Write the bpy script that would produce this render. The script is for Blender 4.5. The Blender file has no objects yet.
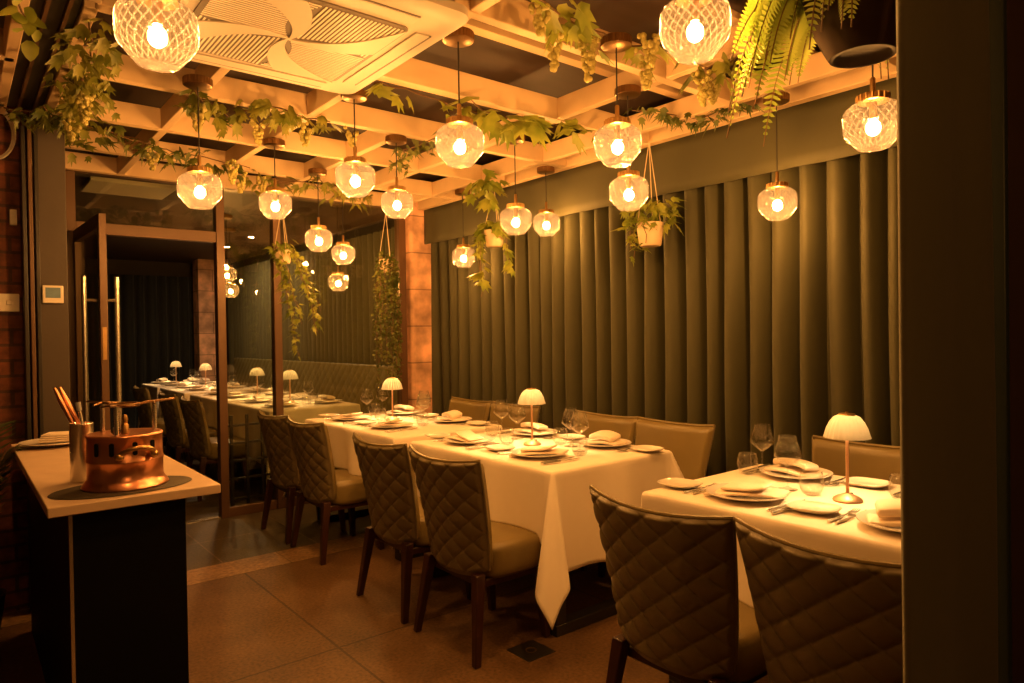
import bpy, bmesh, math, random
from mathutils import Vector, Matrix, Euler
PI = math.pi
random.seed(7)
scn = bpy.context.scene
COL = scn.collection

# ------------------------------------------------------------------ helpers
class MB:
    """collects vertices and faces for ONE mesh object"""
    def __init__(s): s.v = []; s.f = []; s.uv = None
    def add(s, vs, fs):
        n = len(s.v); s.v += [tuple(p) for p in vs]; s.f += [tuple(i + n for i in f) for f in fs]; return s
    def box(s, c, d, rz=0.0, taper=None):
        x, y, z = d[0]/2, d[1]/2, d[2]/2
        vs = []
        for k in (-1, 1):
            t = 1 if (taper is None or k == 1) else taper
            for a, b in ((-1, -1), (1, -1), (1, 1), (-1, 1)):
                px, py = a*x*t, b*y*t
                vs.append((c[0] + px*math.cos(rz) - py*math.sin(rz), c[1] + px*math.sin(rz) + py*math.cos(rz), c[2] + k*z))
        return s.add(vs, [(3, 2, 1, 0), (4, 5, 6, 7), (0, 1, 5, 4), (1, 2, 6, 5), (2, 3, 7, 6), (3, 0, 4, 7)])
    def b2(s, x0, x1, y0, y1, z0, z1):
        return s.box(((x0+x1)/2, (y0+y1)/2, (z0+z1)/2), (abs(x1-x0), abs(y1-y0), abs(z1-z0)))
    def lathe(s, prof, n=24, c=(0, 0, 0), close=False):
        vs = []; fs = []
        for (r, z) in prof:
            r = max(r, 1e-5)
            for i in range(n):
                a = 2*PI*i/n; vs.append((c[0] + r*math.cos(a), c[1] + r*math.sin(a), c[2] + z))
        m = len(prof)
        for j in range(m - (0 if close else 1)):
            j2 = (j+1) % m
            for i in range(n):
                k = (i+1) % n
                fs.append((j*n+i, j*n+k, j2*n+k, j2*n+i))
        return s.add(vs, fs)
    def tube(s, pts, r, n=8, caps=True):
        pts = [Vector(p) for p in pts]; vs = []; fs = []
        rr = r if isinstance(r, (list, tuple)) else [r]*len(pts)
        prev = None
        for i, p in enumerate(pts):
            t = (pts[min(i+1, len(pts)-1)] - pts[max(i-1, 0)]).normalized()
            if prev is None:
                a = Vector((0, 0, 1)) if abs(t.z) < .9 else Vector((1, 0, 0))
                u = t.cross(a).normalized()
            else:
                u = (prev - t*prev.dot(t)).normalized()
            prev = u; w = t.cross(u)
            for k in range(n):
                a = 2*PI*k/n; vs.append(p + (u*math.cos(a) + w*math.sin(a))*rr[i])
        for i in range(len(pts)-1):
            for k in range(n):
                l = (k+1) % n
                fs.append((i*n+k, i*n+l, (i+1)*n+l, (i+1)*n+k))
        if caps:
            fs.append(tuple(range(n-1, -1, -1))); b = (len(pts)-1)*n; fs.append(tuple(b+k for k in range(n)))
        return s.add(vs, fs)
    def grid(s, fn, nu, nv, closeu=False):
        vs = [fn(i/(nu if closeu else nu-1), j/(nv-1)) for j in range(nv) for i in range(nu)]
        fs = []
        for j in range(nv-1):
            for i in range(nu if closeu else nu-1):
                k = (i+1) % nu
                fs.append((j*nu+i, j*nu+k, (j+1)*nu+k, (j+1)*nu+i))
        return s.add(vs, fs)
    def ball(s, c, r, n=8, m=6, sc=(1, 1, 1)):
        vs = []; fs = []
        for j in range(m+1):
            a = PI*j/m
            for i in range(n):
                b = 2*PI*i/n
                vs.append((c[0]+r*sc[0]*math.sin(a)*math.cos(b), c[1]+r*sc[1]*math.sin(a)*math.sin(b), c[2]+r*sc[2]*math.cos(a)))
        for j in range(m):
            for i in range(n):
                k = (i+1) % n; fs.append((j*n+i, (j+1)*n+i, (j+1)*n+k, j*n+k))
        return s.add(vs, fs)
    def build(s, name, m, parent=None, smooth=True, bevel=0, seg=2, weld=0, angle=40, solid=0, sub=0):
        me = bpy.data.meshes.new(name); me.from_pydata(s.v, [], s.f); me.update()
        if weld or True:
            bm = bmesh.new(); bm.from_mesh(me)
            bmesh.ops.remove_doubles(bm, verts=bm.verts, dist=weld or 1e-6)
            bmesh.ops.recalc_face_normals(bm, faces=bm.faces)
            bm.to_mesh(me); bm.free()
        o = bpy.data.objects.new(name, me); COL.objects.link(o)
        me.materials.append(m)
        if parent is not None: o.parent = parent
        if bevel:
            b = o.modifiers.new('bevel', 'BEVEL'); b.width = bevel; b.segments = seg; b.limit_method = 'ANGLE'; b.angle_limit = math.radians(35)
        if solid:
            b = o.modifiers.new('solid', 'SOLIDIFY'); b.thickness = solid; b.offset = 0
        if sub:
            b = o.modifiers.new('sub', 'SUBSURF'); b.levels = sub; b.render_levels = sub
        if smooth:
            me.polygons.foreach_set('use_smooth', [True]*len(me.polygons))
            if not sub:
                me.set_sharp_from_angle(angle=math.radians(angle))
        return o

def tag(o, label=None, cat=None, group=None, kind=None):
    if label: o['label'] = label
    if cat: o['category'] = cat
    if group: o['group'] = group
    if kind: o['kind'] = kind
    return o
def thing(name, label, cat, loc=(0, 0, 0), rz=0.0, group=None):
    o = bpy.data.objects.new(name, None); COL.objects.link(o); o.location = loc; o.rotation_euler = (0, 0, rz)
    o.empty_display_size = .05
    return tag(o, label, cat, group)
def copy_tree(o, parent=None):
    c = o.copy(); COL.objects.link(c)
    if parent is not None: c.parent = parent
    for ch in list(o.children): copy_tree(ch, c)
    return c
_used = set()
def place(proto, label, loc, rz=0.0, group=None):
    """first use moves the prototype itself, later uses copy it with its parts"""
    if proto.name in _used:
        o = copy_tree(proto)
    else:
        o = proto; _used.add(proto.name)
    o.location = loc; o.rotation_euler = (0, 0, rz); o['label'] = label
    if group: o['group'] = group
    return o

# ------------------------------------------------------------------ materials
def new_mat(name):
    m = bpy.data.materials.new(name); m.use_nodes = True
    nt = m.node_tree; nt.nodes.clear()
    out = nt.nodes.new('ShaderNodeOutputMaterial')
    return m, nt, nt.nodes, nt.links, out
def pbr(name, col, rough=.5, metal=0.0, var=.12, scale=8.0, bump=0.0, bscale=60.0, stretch=(1, 1, 1), sheen=0.0, coat=0.0, spec=.5, sub=0.0):
    m, nt, N, L, out = new_mat(name)
    p = N.new('ShaderNodeBsdfPrincipled'); L.new(p.outputs[0], out.inputs[0])
    p.inputs['Roughness'].default_value = rough; p.inputs['Metallic'].default_value = metal
    p.inputs['Specular IOR Level'].default_value = spec
    if sheen:
        p.inputs['Sheen Weight'].default_value = sheen; p.inputs['Sheen Roughness'].default_value = .5
    if coat: p.inputs['Coat Weight'].default_value = coat; p.inputs['Coat Roughness'].default_value = .15
    tc = N.new('ShaderNodeTexCoord'); mp = N.new('ShaderNodeMapping'); mp.inputs['Scale'].default_value = stretch
    L.new(tc.outputs['Object'], mp.inputs['Vector'])
    no = N.new('ShaderNodeTexNoise'); no.inputs['Scale'].default_value = scale; no.inputs['Detail'].default_value = 5
    L.new(mp.outputs[0], no.inputs['Vector'])
    mx = N.new('ShaderNodeMix'); mx.data_type = 'RGBA'
    lo = [max(0, c*(1-var)) for c in col]; hi = [min(1, c*(1+var)) for c in col]
    mx.inputs[6].default_value = (*lo, 1); mx.inputs[7].default_value = (*hi, 1)
    L.new(no.outputs['Fac'], mx.inputs[0]); L.new(mx.outputs[2], p.inputs['Base Color'])
    if bump:
        n2 = N.new('ShaderNodeTexNoise'); n2.inputs['Scale'].default_value = bscale; n2.inputs['Detail'].default_value = 3
        L.new(mp.outputs[0], n2.inputs['Vector'])
        b = N.new('ShaderNodeBump'); b.inputs['Strength'].default_value = bump; b.inputs['Distance'].default_value = .004
        L.new(n2.outputs['Fac'], b.inputs['Height']); L.new(b.outputs[0], p.inputs['Normal'])
    return m
WARM = (1.0, .445, .112)
def emit(name, strength, col=WARM):
    m, nt, N, L, out = new_mat(name)
    e = N.new('ShaderNodeEmission'); e.inputs[0].default_value = (*col, 1); e.inputs[1].default_value = strength
    L.new(e.outputs[0], out.inputs[0]); return m
def facing_fac(N, L, base, power, gain, normal=None):
    w = N.new('ShaderNodeLayerWeight'); w.inputs['Blend'].default_value = .5
    if normal is not None: L.new(normal, w.inputs['Normal'])
    p = N.new('ShaderNodeMath'); p.operation = 'POWER'; p.inputs[1].default_value = power; L.new(w.outputs['Facing'], p.inputs[0])
    m = N.new('ShaderNodeMath'); m.operation = 'MULTIPLY_ADD'; m.inputs[1].default_value = gain; m.inputs[2].default_value = base; m.use_clamp = True
    L.new(p.outputs[0], m.inputs[0]); return m.outputs[0]
def clear_glass(name, tint=(.9, .92, .9), base=.04, gain=.7, rough=0.0):
    """thin clear glass: straight-through light plus Fresnel reflection"""
    m, nt, N, L, out = new_mat(name)
    t = N.new('ShaderNodeBsdfTransparent'); t.inputs[0].default_value = (*tint, 1)
    g = N.new('ShaderNodeBsdfGlossy'); g.inputs['Roughness'].default_value = rough; g.inputs[0].default_value = (1, 1, 1, 1)
    mx = N.new('ShaderNodeMixShader'); L.new(facing_fac(N, L, base, 4.0, gain), mx.inputs[0]); L.new(t.outputs[0], mx.inputs[1]); L.new(g.outputs[0], mx.inputs[2])
    L.new(mx.outputs[0], out.inputs[0]); return m
def cut_glass(name):
    """cut glass globe: lets light through, ridges of the diamond lattice scatter more of it"""
    m, nt, N, L, out = new_mat(name)
    tc = N.new('ShaderNodeTexCoord'); sp = N.new('ShaderNodeSeparateXYZ'); L.new(tc.outputs['Object'], sp.inputs[0])
    at = N.new('ShaderNodeMath'); at.operation = 'ARCTAN2'; L.new(sp.outputs[1], at.inputs[0]); L.new(sp.outputs[0], at.inputs[1])
    def ma(op, a, b):
        n = N.new('ShaderNodeMath'); n.operation = op
        for k, q in enumerate((a, b)):
            if q is None: continue
            if isinstance(q, (int, float)): n.inputs[k].default_value = q
            else: L.new(q, n.inputs[k])
        return n.outputs[0]
    u = ma('MULTIPLY', at.outputs[0], 12.0); v = ma('MULTIPLY', sp.outputs[2], 105.0)
    a = ma('ABSOLUTE', ma('SINE', ma('ADD', u, v), None), None); b = ma('ABSOLUTE', ma('SINE', ma('SUBTRACT', u, v), None), None)
    mn = ma('MINIMUM', a, b)
    rg = N.new('ShaderNodeMapRange'); rg.inputs[1].default_value = 0.0; rg.inputs[2].default_value = .55; rg.inputs[3].default_value = 1; rg.inputs[4].default_value = 0
    L.new(mn, rg.inputs[0])
    bp = N.new('ShaderNodeBump'); bp.inputs['Strength'].default_value = .8; bp.inputs['Distance'].default_value = .006; L.new(rg.outputs[0], bp.inputs['Height'])
    t = N.new('ShaderNodeBsdfTransparent'); t.inputs[0].default_value = (.84, .79, .68, 1)
    tl = N.new('ShaderNodeBsdfTranslucent'); L.new(bp.outputs[0], tl.inputs['Normal'])
    df = N.new('ShaderNodeBsdfDiffuse'); L.new(bp.outputs[0], df.inputs['Normal'])
    cm = N.new('ShaderNodeMix'); cm.data_type = 'RGBA'; L.new(rg.outputs[0], cm.inputs[0])
    cm.inputs[6].default_value = (GL_A, GL_A*.88, GL_A*.8, 1); cm.inputs[7].default_value = (GL_B, GL_B*.92, GL_B*.9, 1)
    L.new(cm.outputs[2], tl.inputs[0]); L.new(cm.outputs[2], df.inputs[0])
    ts = N.new('ShaderNodeMixShader'); ts.inputs[0].default_value = .35; L.new(tl.outputs[0], ts.inputs[1]); L.new(df.outputs[0], ts.inputs[2])
    fac = N.new('ShaderNodeMapRange'); fac.inputs[3].default_value = GL_LO; fac.inputs[4].default_value = GL_HI; L.new(rg.outputs[0], fac.inputs[0])
    m1 = N.new('ShaderNodeMixShader'); L.new(fac.outputs[0], m1.inputs[0]); L.new(t.outputs[0], m1.inputs[1]); L.new(ts.outputs[0], m1.inputs[2])
    g = N.new('ShaderNodeBsdfGlossy'); g.inputs['Roughness'].default_value = .12; L.new(bp.outputs[0], g.inputs['Normal'])
    m2 = N.new('ShaderNodeMixShader'); L.new(facing_fac(N, L, .05, 3.0, .35), m2.inputs[0]); L.new(m1.outputs[0], m2.inputs[1]); L.new(g.outputs[0], m2.inputs[2])
    L.new(m2.outputs[0], out.inputs[0]); return m
GL_LO, GL_HI = .50, .78      # how much of the globe wall scatters: between and on the cut ridges
GL_A, GL_B = .0085, .036      # how pale that scattering glass is
BULB = 2750.0
TBULB = 3000.0

def translucent(name, col, fac=.6, rough=.6, glow=0.0):
    m, nt, N, L, out = new_mat(name)
    d = N.new('ShaderNodeBsdfPrincipled'); d.inputs['Base Color'].default_value = (*col, 1); d.inputs['Roughness'].default_value = rough
    t = N.new('ShaderNodeBsdfTranslucent'); t.inputs[0].default_value = (*col, 1)
    mx = N.new('ShaderNodeMixShader'); mx.inputs[0].default_value = fac
    L.new(d.outputs[0], mx.inputs[1]); L.new(t.outputs[0], mx.inputs[2])
    last = mx.outputs[0]
    if glow:
        e = N.new('ShaderNodeEmission'); e.inputs[0].default_value = (1, .72, .34, 1); e.inputs[1].default_value = glow
        a = N.new('ShaderNodeAddShader'); L.new(last, a.inputs[0]); L.new(e.outputs[0], a.inputs[1]); last = a.outputs[0]
    L.new(last, out.inputs[0]); return m
def leafmat(name, c1, c2, fac=.35):
    m, nt, N, L, out = new_mat(name)
    tc = N.new('ShaderNodeTexCoord'); no = N.new('ShaderNodeTexNoise'); no.inputs['Scale'].default_value = 9
    L.new(tc.outputs['Object'], no.inputs['Vector'])
    cr = N.new('ShaderNodeValToRGB'); cr.color_ramp.elements[0].position = .35; cr.color_ramp.elements[1].position = .65
    cr.color_ramp.elements[0].color = (*c1, 1); cr.color_ramp.elements[1].color = (*c2, 1); L.new(no.outputs['Fac'], cr.inputs[0])
    d = N.new('ShaderNodeBsdfPrincipled'); d.inputs['Roughness'].default_value = .45; L.new(cr.outputs[0], d.inputs['Base Color'])
    t = N.new('ShaderNodeBsdfTranslucent'); L.new(cr.outputs[0], t.inputs[0])
    mx = N.new('ShaderNodeMixShader'); mx.inputs[0].default_value = fac; L.new(d.outputs[0], mx.inputs[1]); L.new(t.outputs[0], mx.inputs[2])
    L.new(mx.outputs[0], out.inputs[0]); return m
def tiles(name, c1, c2, grout, sx, sy, ox, oy, mortar, rough=.55, bump=.25, off=0.0, axis='XY', speck=70):
    m, nt, N, L, out = new_mat(name)
    tc = N.new('ShaderNodeTexCoord'); sp = N.new('ShaderNodeSeparateXYZ'); L.new(tc.outputs['Object'], sp.inputs[0])
    cb = N.new('ShaderNodeCombineXYZ')
    for k, a in enumerate(axis):
        ad = N.new('ShaderNodeMath'); ad.operation = 'SUBTRACT'; ad.inputs[1].default_value = (ox, oy)[k]
        L.new(sp.outputs['XYZ'.index(a)], ad.inputs[0]); L.new(ad.outputs[0], cb.inputs[k])
    br = N.new('ShaderNodeTexBrick'); br.inputs['Scale'].default_value = 1; br.inputs['Brick Width'].default_value = sx; br.inputs['Row Height'].default_value = sy
    br.inputs['Mortar Size'].default_value = mortar; br.inputs['Mortar Smooth'].default_value = .1; br.offset = off; br.squash = 1
    br.inputs['Color1'].default_value = (*c1, 1); br.inputs['Color2'].default_value = (*c2, 1); br.inputs['Mortar'].default_value = (*grout, 1)
    L.new(cb.outputs[0], br.inputs['Vector'])
    n1 = N.new('ShaderNodeTexNoise'); n1.inputs['Scale'].default_value = speck; n1.inputs['Detail'].default_value = 6; L.new(tc.outputs['Object'], n1.inputs['Vector'])
    n2 = N.new('ShaderNodeTexNoise'); n2.inputs['Scale'].default_value = 3; n2.inputs['Detail'].default_value = 4; L.new(tc.outputs['Object'], n2.inputs['Vector'])
    r1 = N.new('ShaderNodeMapRange'); r1.inputs[1].default_value = .3; r1.inputs[2].default_value = .7; r1.inputs[3].default_value = .6; r1.inputs[4].default_value = 1.35; L.new(n1.outputs['Fac'], r1.inputs[0])
    r2 = N.new('ShaderNodeMapRange'); r2.inputs[1].default_value = .3; r2.inputs[2].default_value = .7; r2.inputs[3].default_value = .75; r2.inputs[4].default_value = 1.2; L.new(n2.outputs['Fac'], r2.inputs[0])
    mu = N.new('ShaderNodeMath'); mu.operation = 'MULTIPLY'; L.new(r1.outputs[0], mu.inputs[0]); L.new(r2.outputs[0], mu.inputs[1])
    vm = N.new('ShaderNodeVectorMath'); vm.operation = 'SCALE'; L.new(br.outputs[0], vm.inputs[0]); L.new(mu.outputs[0], vm.inputs['Scale'])
    p = N.new('ShaderNodeBsdfPrincipled'); p.inputs['Roughness'].default_value = rough; L.new(vm.outputs[0], p.inputs['Base Color'])
    hs = N.new('ShaderNodeMath'); hs.operation = 'SUBTRACT'; L.new(n1.outputs['Fac'], hs.inputs[0]); L.new(br.outputs['Fac'], hs.inputs[1])
    b = N.new('ShaderNodeBump'); b.inputs['Strength'].default_value = bump; b.inputs['Distance'].default_value = .004; L.new(hs.outputs[0], b.inputs['Height']); L.new(b.outputs[0], p.inputs['Normal'])
    L.new(p.outputs[0], out.inputs[0]); return m

M = dict(
    wood=pbr('pale_timber', (.68, .50, .30), .55, var=.18, scale=5, stretch=(1, 1, 1), bump=.15, bscale=30),
    boards=pbr('ceiling_boards', (.034, .017, .010), .6, var=.35, scale=3, stretch=(.6, 8, 1)),
    floor=tiles('floor_tiles', (.145, .078, .032), (.132, .071, .03), (.065, .036, .016), 1.26, 1.26, .029, 1.57, .006),
    strip=tiles('pale_stone_strip', (.27, .16, .075), (.25, .15, .07), (.15, .09, .04), 1.2, .6, .37, 4.0, .004, speck=40),
    floor_dark=tiles('dark_floor_tiles', (.075, .056, .034), (.07, .052, .032), (.15, .10, .06), .6, .6, .05, .1, .005),
    brick=tiles('brick', (.19, .06, .028), (.15, .046, .022), (.075, .035, .022), .23, .078, 0, .02, .008, rough=.8, bump=.8, off=.5, axis='XZ', speck=25),
    column=tiles('column_stone', (.72, .42, .27), (.62, .36, .23), (.34, .19, .12), .52, .33, .30, .13, .006, rough=.7, bump=.25, off=.5, axis='XZ', speck=6),
    dark=pbr('dark_painted_metal', (.022, .019, .017), .4, var=.2),
    post=pbr('grey_painted_post', (.065, .05, .038), .6, var=.1, bump=.1),
    frame=pbr('bronze_frame', (.13, .07, .036), .4, metal=.2, var=.15),
    wallp=pbr('dark_wall', (.035, .024, .018), .7, var=.2),
    curtain=pbr('green_velvet', (.053, .051, .020), .75, var=.12, scale=3, stretch=(1, 1, .3), sheen=.06, bump=.12, bscale=25),
    curtain_dark=pbr('dark_green_velvet', (.135, .122, .066), .8, var=.12, scale=3, stretch=(1, 1, .3), sheen=.15, bump=.1, bscale=25),
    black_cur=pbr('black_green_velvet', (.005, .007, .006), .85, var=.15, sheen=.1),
    leather=pbr('olive_leather', (.19, .142, .05), .33, var=.12, scale=6, bump=.12, bscale=140, spec=.5),
    quilt=pbr('quilted_leather', (.17, .135, .066), .31, var=.12, scale=6, bump=.12, bscale=140, spec=.45),
    leg=pbr('dark_stained_wood', (.045, .016, .010), .3, var=.3, scale=9, stretch=(6, 6, 1)),
    cloth=pbr('white_linen', (.90, .81, .68), .85, var=.03, scale=14, bump=.35, bscale=9, sheen=.1),
    napkin=pbr('folded_linen', (.84, .72, .58), .85, var=.05, scale=20, bump=.3, bscale=40),
    china=pbr('white_china', (.80, .74, .66), .2, var=.05, scale=12, coat=.3),
    steel=pbr('polished_steel', (.86, .83, .77), .26, metal=.95, var=.05),
    brass=pbr('brushed_brass', (.52, .33, .14), .34, metal=1, var=.12),
    bronze=pbr('aged_bronze', (.30, .18, .085), .36, metal=1, var=.2),
    copper=pbr('polished_copper', (.92, .44, .27), .29, metal=1, var=.12, scale=18, bump=.12, bscale=26),
    rosegold=pbr('copper_lamp_metal', (.86, .52, .32), .42, metal=.85, var=.05),
    slab=pbr('pale_stone_top', (.66, .50, .36), .4, var=.12, scale=14),
    cabinet=pbr('black_cabinet', (.004, .004, .0036), .55, var=.2, spec=.12),
    matm=pbr('dark_slate_mat', (.045, .035, .02), .7, var=.2),
    white=pbr('white_plastic', (.78, .72, .62), .4, var=.03),
    acw=pbr('air_conditioner_plastic', (.52, .455, .37), .5, var=.03),
    acd=pbr('vent_shadow_grey', (.16, .13, .10), .6, var=.1),
    acs=pbr('vent_slat_plastic', (.70, .63, .53), .45, var=.03),
    blue=pbr('thermostat_screen', (.17, .27, .38), .2, var=.3, scale=30),
    cord=pbr('black_cord', (.02, .015, .012), .6, var=.2),
    rope=pbr('cotton_cord', (.62, .5, .34), .8, var=.1),
    pot=pbr('cream_pot', (.72, .55, .36), .55, var=.06),
    potdark=pbr('dark_glazed_pot', (.05, .03, .02), .75, var=.25, scale=6, spec=.2),
    ivy=leafmat('ivy_leaf', (.13, .16, .02), (.34, .33, .06)),
    ivy_dark=leafmat('dark_ivy_leaf', (.06, .09, .015), (.20, .21, .04), .25),
    vine=leafmat('vine_leaf', (.17, .23, .025), (.40, .42, .07)),
    fern=leafmat('fern_leaf', (.20, .29, .035), (.40, .46, .09)),
    grape=leafmat('green_grape', (.42, .37, .10), (.58, .50, .16), .25),
    stem=pbr('vine_stem', (.16, .085, .035), .7, var=.3),
    palm=leafmat('palm_leaf', (.05, .07, .02), (.11, .12, .04), .2),
    pane=clear_glass('window_glass', (.84, .86, .78), .05, .8),
    ware=clear_glass('table_glass', (.965, .965, .955), .06, 1.0),
    globe=cut_glass('cut_glass'),
    bulb=emit('lit_bulb', BULB),
    tbulb=emit('table_lamp_bulb', TBULB, (1.0, .58, .21)),
    down=emit('downlight_lens', 1500.0, (1, .62, .3)),
    shade=translucent('pleated_lamp_shade', (.45, .40, .30), .026),
)

# ------------------------------------------------------------------ camera (eye height 1.36 m, looking 39 degrees right of the aisle)
CAM_H, FPX = 1.36, 690.0
yaw, pitch, roll = math.radians(39.0), math.radians(-.57), math.radians(-.88)
fw = Vector((math.sin(yaw)*math.cos(pitch), math.cos(yaw)*math.cos(pitch), math.sin(pitch)))
ri = Vector((math.cos(yaw), -math.sin(yaw), 0)); up = ri.cross(fw)
r2 = ri*math.cos(roll) + up*math.sin(roll); u2 = up*math.cos(roll) - ri*math.sin(roll)
cam = bpy.data.cameras.new('camera'); cob = bpy.data.objects.new('camera', cam); COL.objects.link(cob)
cam.sensor_width = 36; cam.lens = FPX/1024*36; cam.clip_start = .02
cob.matrix_world = Matrix(((r2.x, u2.x, -fw.x, 0), (r2.y, u2.y, -fw.y, 0), (r2.z, u2.z, -fw.z, CAM_H), (0, 0, 0, 1)))
scn.camera = cob

# ------------------------------------------------------------------ the setting
def struct(o): o['kind'] = 'structure'; return o
GY = 5.48          # the glass wall
ZB = 2.5           # underside of the pergola timbers
struct(MB().b2(-2.2, 3.8, -1.6, 4.09, -.12, 0).build('floor', M['floor'], smooth=False))
struct(MB().b2(-2.2, 3.8, 4.09, 4.36, -.12, .001).build('trim_1', M['strip'], smooth=False))
struct(MB().b2(-2.2, 3.8, 4.36, 12.0, -.12, 0).build('floor_rear', M['floor_dark'], smooth=False))
struct(MB().b2(-2.2, 3.8, -1.6, 5.46, 2.74, 2.86).build('ceiling', M['boards'], smooth=False))
struct(MB().b2(-2.2, 3.8, 5.56, 12.0, 2.60, 2.72).build('ceiling_rear', M['boards'], smooth=False))
struct(MB().b2(3.56, 3.7, -1.6, 12.0, 0, 2.86).build('wall_right', M['wallp'], smooth=False))
struct(MB().b2(-2.3, -2.2, -1.6, 12.0, 0, 2.86).build('wall_left', M['wallp'], smooth=False))
struct(MB().b2(-2.2, 3.56, -1.7, -1.6, 0, 2.86).build('wall_front', M['wallp'], smooth=False))
struct(MB().b2(-2.2, 3.56, 12.0, 12.1, 0, 2.86).build('wall_back', M['wallp'], smooth=False))
struct(MB().b2(-2.2, .325, 4.30, 4.42, 0, 2.74).build('wall_brick', M['brick'], smooth=False))
struct(MB().b2(3.19, 3.54, 5.36, 5.62, 0, 2.74).build('column', M['column'], bevel=.03))
struct(MB().b2(.345, .465, 4.20, 4.30, 0, 2.62).build('post', M['post'], bevel=.004))

# folding-partition posts stacked beside the post, and their overhead track
def bx(name, mat, label, cat, *boxes, bevel=.004, group=None):
    m = MB()
    for b in boxes: m.b2(*b)
    return tag(m.build(name, mat, bevel=bevel), label, cat, group)
t = thing('folding_partition', 'dark folded partition leaves stacked between the brick wall and the grey post', 'partition', (.3, 4.24, 0))
for k, x in enumerate((-.022, .004, .03)):
    MB().b2(x, x+.018, -.05, .04, .01, 2.44).build('partition_leaf', (M['dark'], M['frame'], M['dark'])[k], t, bevel=.003)
t = thing('ceiling_track', 'black double sliding track running along the ceiling towards the grey post', 'track', (.30, 1.5, 2.5))
m = MB().b2(-.075, .065, -3.0, 2.69, .02, .10)
m.build('channel', M['dark'], t, smooth=False)
for x in (-.03, .03): MB().b2(x-.006, x+.006, -3.0, 2.69, .0, .02).build('rail', M['frame'], t, smooth=False)

# pergola: one fixed timber grid, its beams and joists are parts
pg = thing('pergola', 'pale timber pergola grid of beams and joists below the ceiling', 'pergola', (0, 0, ZB))
BY = [.6, 1.3, 2.0, 2.72, 3.44, 4.12, 4.80, 5.40]
JX = [.39, .915, 1.455, 1.995, 2.535, 3.075]
def rect_minus(x0, x1, holes):
    segs = [(x0, x1)]
    for h0, h1 in holes:
        ns = []
        for a, b in segs:
            if h1 <= a or h0 >= b: ns.append((a, b)); continue
            if h0 > a: ns.append((a, h0))
            if h1 < b: ns.append((h1, b))
        segs = ns
    return segs
ACX, ACY = (.47, 1.43), (1.93, 2.90)
for y in BY:
    holes = [(.215, .40)]
    if ACY[0] < y < ACY[1]: holes.append((ACX[0]+.06, ACX[1]-.06))
    for a, b in rect_minus(-1.6, 3.27, holes):
        MB().b2(a, b, y-.024, y+.024, .0, .115).build('beam', M['wood'], pg, bevel=.004)
for x in JX:
    ys = [-.8] + BY
    for a, b in zip(ys[:-1], ys[1:]):
        if x == 1.995 and b <= 3.45: continue
        if x in (.915,) and a >= 1.9 and b <= 2.8: continue
        MB().b2(x-.022, x+.022, a+.024, b-.024, .002, .112).build('joist', M['wood'], pg, bevel=.004)
for x in (.20, -.35, -.9):
    MB().b2(x-.022, x+.022, -.8, 4.28, .0, .115).build('joist', M['wood'], pg, bevel=.004)
for y in (.95, 1.65, 2.36, 3.08, 3.78, 4.46, 5.1):
    for a, b in rect_minus(-1.6, 3.27, [(.215, .40)]):
        MB().b2(a, b, y-.03, y+.03, .145, .175).build('batten', M['wood'], pg, bevel=.003)
MB().b2(3.27, 3.33, -.8, 5.36, -.005, .15).build('wall_plate', M['wood'], pg, bevel=.004)

# glass wall : posts, header, panes
FR = M['frame']
w = struct(MB().b2(1.555, 1.615, GY-.04, GY+.04, 0, 2.5).build('window_1', FR, bevel=.003))
MB().b2(.60, .655, GY-.04, GY+.04, 0, 2.5).build('window_frame', FR, w, bevel=.003)
MB().b2(1.985, 2.045, GY-.04, GY+.04, 0, 2.5).build('window_frame', FR, w, bevel=.003)
MB().b2(3.12, 3.19, GY-.04, GY+.04, 0, 2.5).build('window_frame', FR, w, bevel=.003)
MB().b2(.42, 3.19, GY-.05, GY+.05, 2.5, 2.62).build('window_frame', FR, w, bevel=.003)
MB().b2(.655, 1.555, GY-.035, GY+.035, 2.09, 2.17).build('window_frame', FR, w, bevel=.003)
MB().b2(1.615, 1.985, GY-.03, GY+.03, 0, .07).build('window_frame', FR, w, bevel=.003)
MB().b2(2.045, 3.12, GY-.03, GY+.03, 0, .07).build('window_frame', FR, w, bevel=.003)
MB().b2(1.615, 1.985, GY-.004, GY+.004, .07, 2.5).build('window_pane', M['pane'], w, smooth=False)
MB().b2(2.045, 3.12, GY-.004, GY+.004, .07, 2.5).build('window_pane', M['pane'], w, smooth=False)
MB().b2(.655, 1.555, GY-.004, GY+.004, 2.17, 2.5).build('window_pane', M['pane'], w, smooth=False)
MB().b2(.40, .60, GY-.004, GY+.004, 0, 2.5).build('window_pane', M['pane'], w, smooth=False)
MB().b2(.655, 1.555, GY-.03, GY+.03, 0, .012).build('threshold_bar', M['steel'], w, smooth=False)
struct(MB().b2(.33, 3.56, GY-.05, GY+.08, 2.62, 2.86).build('wall_header', M['wallp'], smooth=False))
struct(MB().b2(-2.2, .40, GY-.05, GY+.05, 0, 2.74).build('wall_rear', M['wallp'], smooth=False))

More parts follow.
